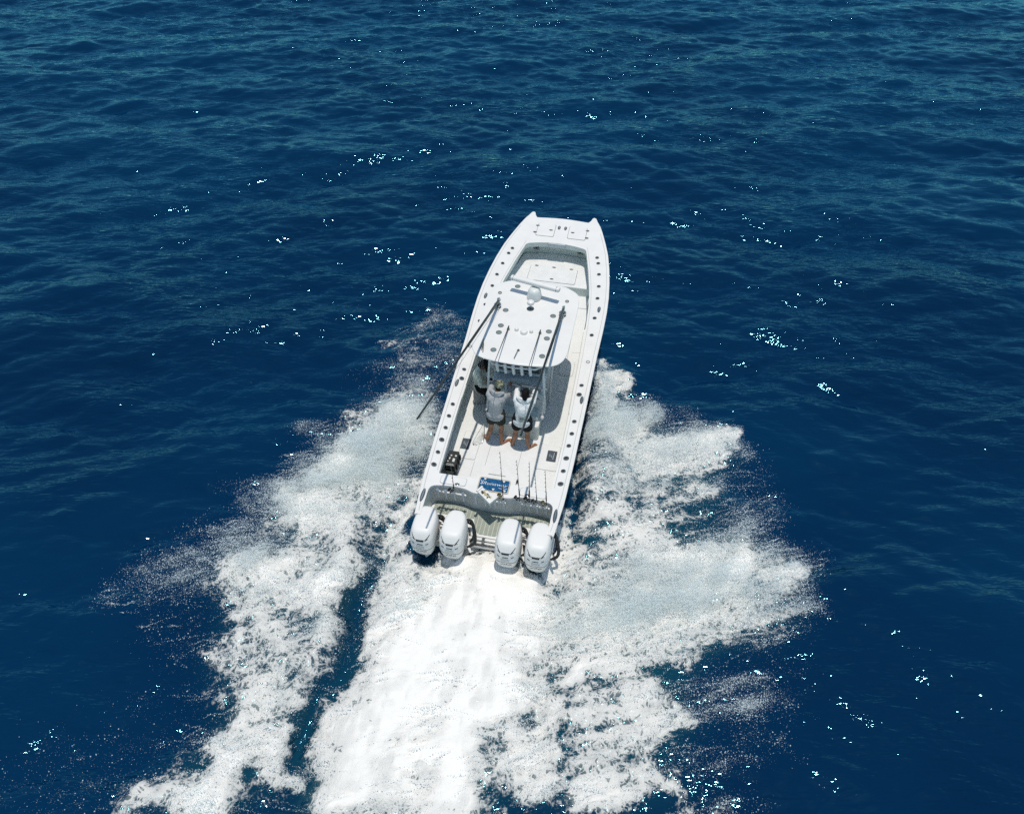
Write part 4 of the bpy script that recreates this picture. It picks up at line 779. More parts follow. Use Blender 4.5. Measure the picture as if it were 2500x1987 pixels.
# swim platform: white moulding with laid planks
PZ = .10
plat = smooth_path([(1.305, -1.76), (1.305, -2.33), (.44, -2.33)], 1) + [(.36, -2.36), (.31, -2.43), (.29, -2.54), (-.31, -2.54), (-.33, -2.43), (-.38, -2.36), (-.46, -2.33), (-1.305, -2.33), (-1.305, -1.76)]
b = MB(); b.prism(plat, PZ - .10, PZ); pf = b.build("swim_platform", WHITE, boat, bevel=.012)
def plank_aft(x):
    if abs(x) < .20: return -2.49
    if abs(x) < .34: return -2.49 + .36 * sm(.20, .34, abs(x))
    return -2.13 + .03 * sm(1.0, 1.3, abs(x))
x = -1.24
while x < 1.24:
    w_ = .082; b = MB(); xm = x + w_ / 2; yt = -1.80 - .07 * sm(.75, .35, abs(xm)) - .05 * sm(1.15, 1.26, abs(xm)); pts = [(x, yt), (x, plank_aft(x)), (x + w_, plank_aft(x + w_)), (x + w_, yt)]
    b.prism(pts, PZ - .002, PZ + .010 + .0015 * random.random()); b.build("plank", TEAK, pf, smooth=None); x += w_ + .009
b = MB(); b.strip([(-.34, -1.86), (-.62, -1.80)], .05, PZ + .06); b.strip([(.34, -1.86), (.60, -1.80)], .05, PZ + .06); b.build_each("corner_trim", WHITE, pf)
for z, y, r in ((.045, -2.57, .032), (-.03, -2.60, .03)):
    b = MB(); b.tube([(-.36, y, z), (-.06, y, z)], r, 10); b.tube([(-.0, y, z), (.30, y, z)], r, 10); b.build_each("stern_rail", WHITE, pf)
b = MB(); b.box(-.06, 0, -2.64, -2.54, -.07, .08); b.build("ladder_latch", STEEL, pf)
b = MB(); b.prism([(-1.40, -2.60), (-1.40, -1.7), (1.40, -1.7), (1.40, -2.60), (.5, -2.42), (-.5, -2.42)], -.34, -.02); b.build("stern_bulkhead", WHITE, boat)

# ------------------------------------------------ outboards
EN = [(-1.185, -2.80), (-.582, -2.785), (.548, -2.775), (1.152, -2.755)]
SEC = [(-.31, .02, .13, .072), (-.24, .03, .19, .105), (-.12, .02, .265, .157), (.04, .005, .335, .211), (.20, -.002, .385, .243), (.32, -.005, .404, .258), (.46, .0, .402, .258), (.56, .005, .394, .250), (.625, .022, .376, .238), (.685, .036, .352, .224), (.715, .044, .332, .208), (.738, .05, .302, .186), (.750, .052, .24, .145), (.756, .054, .11, .07)]
def sec_at(z): return tuple(float(np.interp(z, [s[0] for s in SEC], [s[i] for s in SEC])) for i in (1, 2, 3))
def cowl_ring(z, k=1.0, n=40, e=3.8):
    c, L, w = sec_at(z); P = []
    for a in np.linspace(0, 2 * math.pi, n + 1)[:-1]:
        ca, sa = math.cos(a), math.sin(a); yy_ = L * math.copysign(abs(sa) ** (2 / e), sa); xx_ = w * math.copysign(abs(ca) ** (2 / e), ca)
        if yy_ > 0: xx_ *= 1 - .26 * (yy_ / L) ** 2
        P.append((xx_ * k, c + yy_ * k, z))
    return P
def rear(x, z, lift=.004, e=3.8):
    c, L, w = sec_at(z); return c - L * max(0, 1 - min(1, abs(x) / w) ** e) ** (1 / e) - lift
def wrap(V): return [(x, rear(x, z, l_), z) for x, l_, z in V]
def engine_parts():
    parts = []
    zs = [s[0] for s in SEC]; fine = sorted(set(zs + list(np.arange(-.3, .75, .05).round(3))))
    b = MB(); b.loft([cowl_ring(z) for z in fine]); parts.append(("cowl", b.mesh("cowl", COWL, smooth=60), None))
    b = MB()
    def band(z0, z1, xa, xb, k=9, curve=0.0, l=.004):
        xs = np.linspace(xa, xb, k); top_ = [(x, rear(x, z1 + curve * x * x, l), z1 + curve * x * x) for x in xs]; bot = [(x, rear(x, z0 + curve * x * x, l), z0 + curve * x * x) for x in xs]
        b.add(bot + top_, [(i, i + 1, k + i + 1, k + i) for i in range(k - 1)])
    band(.545, .585, -.075, .075, 7, .6); band(.572, .580, -.17, .17, 11, .9)
    for s in (-1, 1):
        xs = np.linspace(.11, .185, 5); lo = [(s * x, rear(s * x, .565 + 1.3 * (x - .11), .004), .565 + 1.3 * (x - .11)) for x in xs]; hi = [(s * x, rear(s * x, .600 + 1.1 * (x - .11), .004), .600 + 1.1 * (x - .11)) for x in xs]; b.add(lo + hi, [(i, i + 1, 5 + i + 1, 5 + i) for i in range(4)])
        xs = np.linspace(.115, .17, 4); lo = [(s * x, rear(s * x, .455 + .5 * (x - .1), .004), .455 + .5 * (x - .1)) for x in xs]; hi = [(s * x, rear(s * x, .475 + .5 * (x - .1), .004), .475 + .5 * (x - .1)) for x in xs]; b.add(lo + hi, [(i, i + 1, 4 + i + 1, 4 + i) for i in range(3)])
    band(.452, .474, -.06, .06, 6); band(-.225, -.19, -.04, .04, 5)
    parts.append(("vent", b.mesh("vent", HOLE, smooth=None), "stuff"))
    b = MB(); r0 = cowl_ring(.30, 1.006, 48); r1 = cowl_ring(.316, 1.006, 48); b.loft([[(x, y, z + .35 * max(0, y + .1) * .25) for x, y, z in r0], [(x, y, z + .35 * max(0, y + .1) * .25) for x, y, z in r1]], True, False)
    parts.append(("belt_seam", b.mesh("belt_seam", SEAM), None))
    V, F_ = text_shape("400", .118, .45, 1.12); b = MB(); b.add([(x * 1.25 - .015, rear(x * 1.25 - .015, .215 + y * .85, .004), .215 + y * .85) for x, y, z in V], F_); parts.append(("numerals", b.mesh("numerals", DECAL, smooth=None), None))
    b = MB(); V2, F2 = text_shape("400", .072, .45, 1.55); b.add([(x * 1.25 - .012, rear(x * 1.25 - .012, .217 + y * .75, .006), .217 + y * .75) for x, y, z in V2], F2); band(.345, .41, -.085, .085, 7, 0, .003); parts.append(("numeral_face", b.mesh("numeral_face", DECAL_LIGHT, smooth=None), None))
    b = MB()
    for s in (1,):
        for dz, y0, y1 in ((.0, -.30, .0), (-.055, -.28, -.05), (-.16, -.25, -.1), (.03, -.22, .1)):
            P = []
            for t in np.linspace(0, 1, 6):
                y = y0 + (y1 - y0) * t; z = .12 + dz + .34 * t; c, L, w = sec_at(z); x = s * w * max(0, 1 - min(1, abs((y - c) / L)) ** 3.8) ** (1 / 3.8)
                if y - c > 0: x *= 1 - .26 * ((y - c) / L) ** 2
                P.append((x * 1.008, y, z))
            b.add([(x, y, z) for x, y, z in P] + [(x, y, z + .014) for x, y, z in P], [(i, i + 1, 6 + i + 1, 6 + i) for i in range(5)])
    parts.append(("stripe", b.mesh("stripe", DECAL, smooth=None), "stuff"))
    b = MB(); b.loft([[(x * k, y * kk + dy, z) for x, y, z in cowl_ring(-.24, .75, 20)] for k, kk, dy, z in [(1, 1, .05, 0)]] if False else [[(sx_ * math.cos(a), dy + sy_ * math.sin(a), z) for a in np.linspace(0, 2 * math.pi, 17)[:-1]] for z, sx_, sy_, dy in ((-.26, .085, .20, .03), (-.40, .06, .19, .05), (-.70, .045, .17, .07), (-.78, .09, .24, .02), (-.80, .05, .19, .04), (-1.0, .05, .18, .05))]); parts.append(("midsection", b.mesh("midsection", COWL), None))
    b = MB(); b.tube([(0, .30, -1.02), (0, .18, -1.02), (0, -.14, -1.02), (0, -.24, -1.02)], [.02, .06, .06, .03], 12)
    for k in range(4):
        a = math.pi / 2 * k + .4; b.add([(.03 * math.cos(a), -.18, -1.02 + .03 * math.sin(a)), (.17 * math.cos(a), -.14, -1.02 + .17 * math.sin(a)), (.17 * math.cos(a + .7), -.20, -1.02 + .17 * math.sin(a + .7)), (.03 * math.cos(a + .9), -.22, -1.02 + .03 * math.sin(a + .9))], [(0, 1, 2, 3)])
    parts.append(("gearcase", b.mesh("gearcase", STEEL), None))
    b = MB(); b.box(-.17, .17, .30, .46, -.30, .22); b.box(-.11, .11, .2, .62, -.22, .10); parts.append(("mounting_bracket", b.mesh("mounting_bracket", WHITE), None))
    return parts
EP = engine_parts()
for i, (x, y) in enumerate(EN):
    root = None
    for nm, m_, kd in EP:
        o = bpy.data.objects.new("outboard_motor" if nm == "cowl" else nm, m_); COL.objects.link(o)
        if nm == "cowl": o.parent = boat; o.location = (x, y, -.02); root = o
        else: o.parent = root
        if kd: o["kind"] = kd
        if nm == "mounting_bracket": o.modifiers.new("edge", 'BEVEL').width = .02
    root["label"] = ("outermost port outboard with a pole shadow across its cowl", "inner port outboard", "inner starboard outboard", "outermost starboard outboard beside the white strip of foam")[i]
    s = 1 if i != 3 else 1
    b = MB(); hx = x + .20
    b.tube(smooth_path([(hx - .06, y + .36, .42), (hx + .06, y + .40, .36), (hx + .17, y + .22, .22), (hx + .19, y + .08, .08), (hx + .06, y + .02, -.02)], 5), .034, 8)
    b.tube(smooth_path([(hx - .08, y + .42, .30), (hx + .10, y + .36, .26), (hx + .14, y + .20, .12), (hx + .05, y + .1, -.02)], 5), .022, 8)
    b.build("rigging_hose", RUBBER, boat)
    b = MB(); b.tube([(x + .18, y + .30, .12), (x + .28, y + .02, -.02), (x + .34, y - .06, -.08)], [.03, .035, .02], 8); b.build("steering_ram", WHITE, boat)
b = MB()
for xa, xb in ((EN[0][0], EN[1][0]), (EN[2][0], EN[3][0])): b.tube([(xa, -2.42, .18), (xb, -2.42, .18)], .022, 8)
b.build_each("tie_bar", CHROME, boat)

# ================================================================== people
def capsule(b, p0, p1, r0, r1, n=12, sq=(1, 1)):
    p0, p1 = Vector(p0), Vector(p1); d = p1 - p0; L = max(d.length, 1e-4); t = d / L
    u = t.orthogonal().normalized(); w = t.cross(u); rings = []
    prof = [(-math.cos(a) * r0, math.sin(a) * r0) for a in np.linspace(.15, math.pi / 2, 4)] + [(L + math.sin(a) * r1, math.cos(a) * r1) for a in np.linspace(0, math.pi / 2 - .15, 4)]
    for h, r in prof: rings.append([p0 + t * h + (u * math.cos(2 * math.pi * k / n) + w * math.sin(2 * math.pi * k / n)) * r for k in range(n)])
    return b.loft(rings)
def ellipsoid(b, c, r): return b.ball(c, 1.0, 14, r)
def skin_blob(name, caps, mat, parent, vox=.011, it=4, extra=None):
    """one continuous surface grown over a chain of tapered limbs"""
    b = MB()
    for c in caps:
        if len(c) == 2: ellipsoid(b, *c)
        else: capsule(b, *c)
    if extra: extra(b)
    o = b.build(name, mat, parent, smooth=None)
    m = o.modifiers.new("surface", 'REMESH'); m.mode = 'VOXEL'; m.voxel_size = vox; m.use_smooth_shade = True
    s = o.modifiers.new("relax", 'SMOOTH'); s.iterations = it; s.factor = .5
    return o
SKIN = paint_mat("tanned_skin", (.33, .155, .085), .55, .12, vscale=14); SKIN_DARK = paint_mat("brown_skin", (.20, .095, .05), .55, .12, vscale=14)
HAIR = paint_mat("black_hair", (.007, .006, .006), .75, .3, .6, 160, vscale=60, spec=.15)
def cloth(name, cols, vs=9.0, rough=.85, fold=.5, lo=.42, hi=.58):
    m, n, l, pr = nmat(name); tc = n.new("ShaderNodeTexCoord").outputs["Object"]
    c = mixcol(n, l, maprange(n, l, noise(n, l, tc, vs, 3, .55, .3), lo, hi), cols[0], cols[1])
    if len(cols) > 2: c = mixcol(n, l, maprange(n, l, noise(n, l, mapping(n, l, tc, 1.1), vs * 1.3, 3, .55, .6), .52, .58), c, cols[2])
    l.new(c, pr.inputs["Base Color"]); pr.inputs["Roughness"].default_value = rough; pr.inputs["Specular IOR Level"].default_value = .2
    b = n.new("ShaderNodeBump"); b.inputs["Strength"].default_value = fold; b.inputs["Distance"].default_value = .03
    l.new(noise(n, l, mapping(n, l, tc, .4, (1, 1, .55)), 13, 3, .55, .8), b.inputs["Height"]); l.new(b.outputs[0], pr.inputs["Normal"])
    return m
GREY_CLOTH = cloth("heather_grey_jersey", ((.33, .335, .345), (.40, .405, .41)), 30); WHITE_CLOTH = cloth("white_jersey", ((.74, .74, .73), (.78, .78, .77)), 20, fold=.8)
OLIVE = cloth("dark_olive_shorts", ((.030, .037, .028), (.042, .048, .036)), 20); BLACK_CLOTH = cloth("black_shorts", ((.010, .010, .012), (.014, .014, .016)), 20)
CAMO = cloth("camouflage_cap", ((.13, .145, .09), (.30, .30, .22), (.035, .04, .028)), 16, lo=.48, hi=.52); PRINT = cloth("cream_print_shirt", ((.74, .70, .56), (.12, .13, .11), (.76, .74, .64)), 34, lo=.54, hi=.58)
BLUE_CLOTH = cloth("light_blue_collar", ((.05, .22, .34), (.06, .26, .38)), 20); EYE = paint_mat("eye", (.02, .015, .012), .15)
def hand(b, wrist, d, up, s):
    """palm, four bent unequal fingers closed round a bar, and a thumb from the palm's side"""
    d = Vector(d).normalized(); up = Vector(up); up = (up - d * up.dot(d)).normalized(); side = d.cross(up) * s; w = Vector(wrist); k = w + d * .085
    for t in (-.026, -.009, .009, .026): capsule(b, w + side * t * .6, k + side * t, .017, .014, 8)
    for t, L in ((-.030, .062), (-.010, .074), (.010, .078), (.030, .070)):
        q0 = k + side * t; q1 = q0 + d * L * .45 + up * -.004; q2 = q1 + d * L * .20 - up * L * .36; q3 = q2 - d * L * .18 - up * L * .22
        capsule(b, q0, q1, .0095, .009, 8); capsule(b, q1, q2, .009, .0085, 8); capsule(b, q2, q3, .0085, .0075, 8)
    t0 = w + d * .035 + side * .028; t1 = t0 + side * .030 + d * .025 - up * .008; t2 = t1 + d * .028 - up * .026; capsule(b, t0, t1, .0135, .011, 8); capsule(b, t1, t2, .011, .009, 8)
def person(label, group, feet, toes, knees, hips, chest, shoulders, elbows, wrists, neck, head, hd, skin, shirt, shorts, hem=.40, longleg=False):
    """feet, knees, hips, shoulders, elbows and wrists are (left, right) joints in boat metres"""
    base = tuple((Vector(feet[0]) + Vector(feet[1])) / 2); base = (base[0], base[1], 0)
    t = thing("person", label, "person", base, group)
    V3 = Vector; pel = (V3(hips[0]) + V3(hips[1])) / 2; che = V3(chest); nk = V3(neck); hd_c = V3(head); fwd = V3(hd).normalized(); sidev = fwd.cross(V3((0, 0, 1))).normalized(); upv = sidev.cross(fwd).normalized()
    caps = [(pel + V3((0, 0, -.02)), che, .125, .145), (che, nk, .13, .058), (nk, hd_c - upv * .03, .056, .060)]
    for i in (0, 1):
        h, k, f, to = V3(hips[i]), V3(knees[i]), V3(feet[i]), V3(toes[i]); ank = f + V3((0, 0, .085))
        calf = k.lerp(ank, .32) + (f - to).normalized() * .018
        caps += [(h, h.lerp(k, .5), .098, .082), (h.lerp(k, .5), k, .082, .055), (k, calf, .054, .060), (calf, ank, .058, .036), (ank, f + V3((0, 0, .035)), .036, .033), (f + V3((0, 0, .034)), f.lerp(to, .55) + V3((0, 0, .035)), .033, .034), (f.lerp(to, .55) + V3((0, 0, .032)), f.lerp(to, .85) + V3((0, 0, .022)), .036, .024)]
        dd = (to - f).normalized(); sd = V3((dd.y, -dd.x, 0))
        for q, L in ((-.030, .030), (-.012, .036), (.008, .040), (.028, .046)): caps.append((f.lerp(to, .80) + sd * q * (1 if i else -1) + V3((0, 0, .018)), f.lerp(to, .80) + sd * q * (1 if i else -1) + dd * L + V3((0, 0, .013)), .013, .011))
        s, e, w = V3(shoulders[i]), V3(elbows[i]), V3(wrists[i])
        caps += [(che + (s - che) * .4, s, .085, .062), (s, e, .058, .044), (e, e.lerp(w, .3), .043, .044), (e.lerp(w, .3), w, .044, .028)]
    # head: skull, jaw, nose, ears, brow
    caps += [(hd_c + upv * .02 - fwd * .012, (.078, .094, .098)), (hd_c - upv * .04 + fwd * .015, hd_c - upv * .075 + fwd * .055, .062, .040), (hd_c + fwd * .088 + upv * .012, hd_c + fwd * .112 - upv * .022, .010, .015), (hd_c - sidev * .05 + fwd * .075 + upv * .03, hd_c + sidev * .05 + fwd * .075 + upv * .03, .016, .016), (hd_c + fwd * .085 - upv * .055 - sidev * .018, hd_c + fwd * .085 - upv * .055 + sidev * .018, .010, .010)]
    for s in (-1, 1): caps.append((hd_c + sidev * s * .080 - fwd * .004 + upv * .018, hd_c + sidev * s * .086 - fwd * .012 - upv * .022, .018, .012))
    def hands(b):
        for i in (0, 1): hand(b, wrists[i], V3(wrists[i]) - V3(elbows[i]), (0, 0, 1), 1 if i == 0 else -1)
    body = skin_blob("body", caps, skin, t, .0085, 2, hands)
    for s in (-1, 1):
        b = MB(); b.ball(hd_c + fwd * .086 + sidev * s * .031 + upv * .012, .011, 8); b.build("eye", EYE, t)
    # shirt with long sleeves and a hood
    bk = -fwd; bk.z = 0; bk.normalize(); sc = [(pel + V3((0, 0, .02)) + bk * .015, che + bk * .012, .175, .165), (che, che.lerp(nk, .55), .155, .105)]
    hl, hr = V3(hips[0]), V3(hips[1]); sc += [(hl.lerp(hr, .2) + V3((0, 0, hem - .42)) + bk * .02, hl.lerp(hr, .8) + V3((0, 0, hem - .42)) + bk * .02, .165, .165), (che + (V3(shoulders[0]) - che) * .5, che + (V3(shoulders[1]) - che) * .5, .135, .135)]
    for i in (0, 1):
        s, e, w = V3(shoulders[i]), V3(elbows[i]), V3(wrists[i]); sc += [(che + (s - che) * .5, s, .13, .082), (s, e, .080, .066), (e, e.lerp(w, .80), .066, .050), (pel.lerp(che, .6) + (s - che) * .55, s, .10, .075)]
    sh = skin_blob("shirt", sc, shirt, t, .014, 4)
    return t, body, sh, dict(pel=pel, che=che, nk=nk, hc=hd_c, fwd=fwd, side=sidev, up=upv, bk=bk)
def hood(t, k, mat, w=.145, drop=.27):
    c = k['nk'] + k['bk'] * .085 + Vector((0, 0, .01)); s = k['side']; P = []
    caps = []
    for a in np.linspace(-1, 1, 9):
        caps.append((c + s * w * a + Vector((0, 0, .03)) - k['bk'] * .06 * abs(a), c + s * w * .45 * a + k['bk'] * .035 * (1 - a * a) - Vector((0, 0, drop * (1 - abs(a) ** 1.6) + .02)), .036, .034))
    return skin_blob("hood", caps, mat, t, .011, 3)
def shorts(t, k, hips, knees, mat, length=.62, flare=.115):
    caps = [(Vector(hips[0]).lerp(Vector(hips[1]), .15) + Vector((0, 0, .05)), Vector(hips[0]).lerp(Vector(hips[1]), .85) + Vector((0, 0, .05)), .155, .155)]
    for i in (0, 1):
        h, kn = Vector(hips[i]), Vector(knees[i]); caps.append((h + Vector((0, 0, .02)), h.lerp(kn, length), .14, flare))
    return skin_blob("shorts", caps, mat, t, .013, 3)

# grey hoodie man
F1 = ((-.555, .215, 0), (-.215, .165, 0)); T1 = ((-.70, .385, 0), (-.05, .345, 0)); K1 = ((-.475, .245, .47), (-.225, .245, .47)); H1 = ((-.445, .255, .88), (-.275, .255, .88))
m1, b1, s1, k1 = person("man in grey hoodie, olive shorts and camouflage cap standing barefoot behind the helm", "crew standing at the helm", F1, T1, K1, H1, (-.355, .295, 1.22), ((-.525, .36, 1.37), (-.185, .36, 1.37)), ((-.525, .62, 1.38), (-.105, .55, 1.22)), ((-.515, .83, 1.31), (-.135, .825, 1.27)), (-.345, .375, 1.46), (-.315, .45, 1.585), (.12, .86, -.42), SKIN, GREY_CLOTH, OLIVE, .44)
hood(m1, k1, GREY_CLOTH); shorts(m1, k1, H1, K1, OLIVE, .46, .125)
c = k1['hc']; skin_blob("hair", [(c - k1['up'] * .035 - k1['fwd'] * .035, (.080, .070, .068))], HAIR, m1, .011, 2)
cp = [(c + k1['up'] * .03 - k1['fwd'] * .006, (.106, .118, .112)), (c + k1['fwd'] * .09 + k1['up'] * .045 - k1['side'] * .045, c + k1['fwd'] * .165 + k1['up'] * .03 - k1['side'] * .03, .018, .012), (c + k1['fwd'] * .09 + k1['up'] * .045, c + k1['fwd'] * .175 + k1['up'] * .03, .018, .012), (c + k1['fwd'] * .09 + k1['up'] * .045 + k1['side'] * .045, c + k1['fwd'] * .165 + k1['up'] * .03 + k1['side'] * .03, .018, .012)]
skin_blob("cap", cp, CAMO, m1, .009, 2)
b = MB()
for s in (-1, 1): b.tube([c + k1['side'] * s * .088 + k1['fwd'] * .09 + k1['up'] * .01, c + k1['side'] * s * .094 - k1['fwd'] * .03 + k1['up'] * .012], .006, 6)
b.tube([c + k1['side'] * .085 + k1['fwd'] * .095, c + k1['fwd'] * .12 + k1['up'] * .004, c - k1['side'] * .085 + k1['fwd'] * .095], [.014, .018, .014], 8); b.build("sunglasses", HOLE, m1)
# white hoodie man
F2 = ((.055, .18, 0), (.425, .15, 0)); T2 = ((-.06, .365, 0), (.59, .325, 0)); K2 = ((.115, .20, .47), (.395, .20, .47)); H2 = ((.165, .215, .88), (.345, .215, .88))
m2, b2, s2, k2 = person("man in white printed hoodie and black shorts with black hair standing barefoot behind the helm", "crew standing at the helm", F2, T2, K2, H2, (.275, .235, 1.21), ((.105, .29, 1.38), (.455, .29, 1.38)), ((.075, .55, 1.42), (.475, .57, 1.43)), ((.055, .80, 1.32), (.435, .83, 1.33)), (.285, .29, 1.46), (.30, .325, 1.575), (.0, .93, -.36), SKIN, WHITE_CLOTH, BLACK_CLOTH, .40)
hood(m2, k2, WHITE_CLOTH, .155, .30); shorts(m2, k2, H2, K2, BLACK_CLOTH, .50, .135)
c = k2['hc']; skin_blob("hair", [(c + k2['up'] * .045 - k2['fwd'] * .02, (.093, .108, .088)), (c - k2['fwd'] * .055 + k2['up'] * .01, c - k2['fwd'] * .075 - k2['up'] * .085, .078, .058), (c - k2['fwd'] * .02 - k2['side'] * .06, c - k2['fwd'] * .035 - k2['side'] * .055 - k2['up'] * .06, .035, .028), (c - k2['fwd'] * .02 + k2['side'] * .06, c - k2['fwd'] * .035 + k2['side'] * .055 - k2['up'] * .06, .035, .028)], HAIR, m2, .010, 2)
skin_blob("collar", [(k2['nk'] + k2['bk'] * .05 + k2['side'] * .06 + Vector((0, 0, .02)), k2['nk'] + k2['bk'] * .075 + Vector((0, 0, -.005)), .035, .038), (k2['nk'] + k2['bk'] * .05 - k2['side'] * .06 + Vector((0, 0, .02)), k2['nk'] + k2['bk'] * .075 + Vector((0, 0, -.005)), .035, .038)], BLUE_CLOTH, m2, .010, 2)
b = MB(); b.tube([c + k2['side'] * .07 + k2['fwd'] * .08, c + k2['side'] * .125 + k2['fwd'] * .075, c + k2['side'] * .16 + k2['fwd'] * .06], [.012, .012, .008], 6); b.build("sunglasses", HOLE, m2)
# printed block and lettering on the back of the white hoodie
INK = paint_mat("sage_ink", (.36, .38, .30), .8, .2, vscale=60); INK_D = paint_mat("dark_ink", (.10, .11, .12), .8)
def back_print(u, v): return (k2['pel'].x + .022 + u, k2['pel'].y - .185 + .075 * (u / .15) ** 2 + .02 * v, 1.065 + v)
def back_patch(b, u0, u1, v0, v1, lift=0.0):
    us = np.linspace(u0, u1, 6); lo = [back_print(u, v0) for u in us]; hi = [back_print(u, v1) for u in us]; b.add([(x, y - lift, z) for x, y, z in lo + hi], [(i, i + 1, 7 + i, 6 + i) for i in range(5)])
b = MB(); back_patch(b, -.085, .085, -.095, -.075); back_patch(b, -.085, .085, .07, .078); back_patch(b, -.085, -.078, -.09, .075); back_patch(b, .078, .085, -.09, .075); back_patch(b, -.06, .06, -.03, .045); b.build("back_print", INK, m2, smooth=None)
b = MB(); V, F_ = text_shape("SALT", .05, 0, 1.1)
for u0, u1, v0, v1 in ((-.045, -.005, .0, .012), (-.02, .04, .018, .03), (.0, .05, -.018, -.006), (-.05, -.02, -.02, -.01), (-.07, -.045, -.062, -.045), (-.035, -.015, -.062, -.045), (-.005, .02, -.062, -.045), (.03, .045, -.062, -.045), (.055, .07, -.062, -.045)): back_patch(b, u0, u1, v0, v1, .003)
b.build("print_marks", INK_D, m2, smooth=None)
# third person sitting by the port side of the console
H3 = ((-.99, 1.36, .56), (-.97, 1.54, .56)); K3 = ((-.72, 1.24, .52), (-.70, 1.64, .54)); F3 = ((-.70, 1.16, 0), (-.68, 1.62, 0)); T3 = ((-.56, 1.00, 0), (-.50, 1.64, 0))
m3, b3, s3, k3 = person("person with black hair in cream patterned shirt sitting hunched beside the console under the hardtop", "crew", F3, T3, K3, H3, (-1.00, 1.44, .90), ((-1.0, 1.25, 1.08), (-.96, 1.64, 1.08)), ((-.90, 1.12, .88), (-.78, 1.66, .90)), ((-.74, 1.20, .80), (-.66, 1.50, .86)), (-.93, 1.45, 1.17), (-.84, 1.45, 1.27), (.80, -.05, -.60), SKIN_DARK, PRINT, BLACK_CLOTH, .42)
shorts(m3, k3, H3, K3, BLACK_CLOTH, .85, .105)
c = k3['hc']; skin_blob("hair", [(c + k3['up'] * .04 - k3['fwd'] * .02, (.105, .115, .10)), (c - k3['fwd'] * .05, c - k3['fwd'] * .08 - k3['up'] * .12 + Vector((0, -.02, 0)), .09, .07), (c + Vector((.02, -.05, .0)), c + Vector((.05, -.10, -.12)), .06, .045)], HAIR, m3, .011, 2)
b = MB(); b.prism(rrect(-1.17, -.86, 1.36, 1.68, .05), 0, .43); o = b.build("cooler", paint_mat("shade_grey_cooler", (.30, .32, .33), .4), None, base=(0, 0, 0), bevel=.02)  # colour carries the floor's slate shade so the box blends in
o.data.transform(Matrix.Translation((1.01, -1.52, 0))); o.matrix_world = BM @ Matrix.Translation((-1.01, 1.52, 0)); o["label"] = "grey cooler box the hunched person sits on beside the console"; o["category"] = "cooler"

# ================================================================== loose gear
# black gear case lying in the port side pocket
CASE = paint_mat("black_textured_plastic", (.016, .019, .018), .55, .2, .5, 60); STICK = paint_mat("white_sticker", (.62, .63, .60), .5); 
g = thing("gear_case", "black gear case with white stickers lying against the port coaming", "case", (-1.14, -.78, 0), None)
b = MB(); b.prism(rrect(-1.27, -1.02, -1.0, -.53, .03), .0, .26); b.build("case_body", CASE, g, bevel=.012)
b = MB(); b.prism(rrect(-1.265, -1.025, -.995, -.535, .03), .264, .335); b.build("case_lid", CASE, g, bevel=.012)
for y in (-.62, -.74, -.90):
    b = MB(); b.box(-1.018, -.985, y - .025, y + .025, .15, .30); b.build("clasp", HOLE, g, bevel=.005)
for x0, x1, y0, y1 in ((-1.21, -1.185, -.80, -.74), (-1.125, -1.075, -.86, -.76), (-1.20, -1.165, -.70, -.665), (-1.10, -1.06, -.70, -.66), (-1.235, -1.20, -.87, -.85)):
    b = MB(); b.box(x0, x1, y0, y1, .334, .339); b.build("sticker", STICK, g)
V, F_ = text_shape("FABER", .055, .3, 1.1); b = MB(); b.add([(x * .95 - 1.155, y * .6 - .935, .340) for x, y, z in V], F_); b.build("lettering", STICK, g, smooth=None)
b = MB(); b.box(-1.26, -1.05, -.972, -.962, .334, .340); b.build("sticker", STICK, g)
g = thing("fish_bag", "dark green soft bag tucked behind the black gear case by the port coaming", "bag", (-1.12, -1.24, 0), None)
b = MB(); b.prism(rrect(-1.25, -.97, -1.48, -1.03, .05), 0, .24); b.build("bag_body", cloth("dark_green_canvas", ((.022, .030, .026), (.032, .040, .034)), 14), g, bevel=.05, seg=3)
b = MB(); b.tube(smooth_path([(-1.2, -1.1, .25), (-1.15, -1.25, .29), (-1.18, -1.42, .25)], 5), .012, 6); b.build("strap", HOLE, g)
# bait on the cutting board
BAIT = cloth("pale_bait", ((.50, .42, .24), (.60, .54, .38)), 40); BAITD = paint_mat("dark_bait", (.06, .06, .035), .4, .3)
g = thing("cut_bait", "pile of pale and dark cut bait on the white cutting board", "bait", (-.06, -2.03, .86), None)
for i in range(16):
    a = random.uniform(-.13, .11); s_ = random.gauss(0, .022); cx, cy = -.06 + a * .86 + s_ * .5, -2.03 - a * .58 + s_ * .86; L = random.uniform(.025, .055); th = random.uniform(0, 6.28)
    b = MB(); b.tube([(cx - L * math.cos(th), cy - L * math.sin(th), .868), (cx, cy, .876), (cx + L * math.cos(th), cy + L * math.sin(th), .866)], [.006, random.uniform(.010, .016), .005], 6); b.build("bait_piece", BAITD if i % 3 == 0 or abs(a) > .10 else BAIT, g)
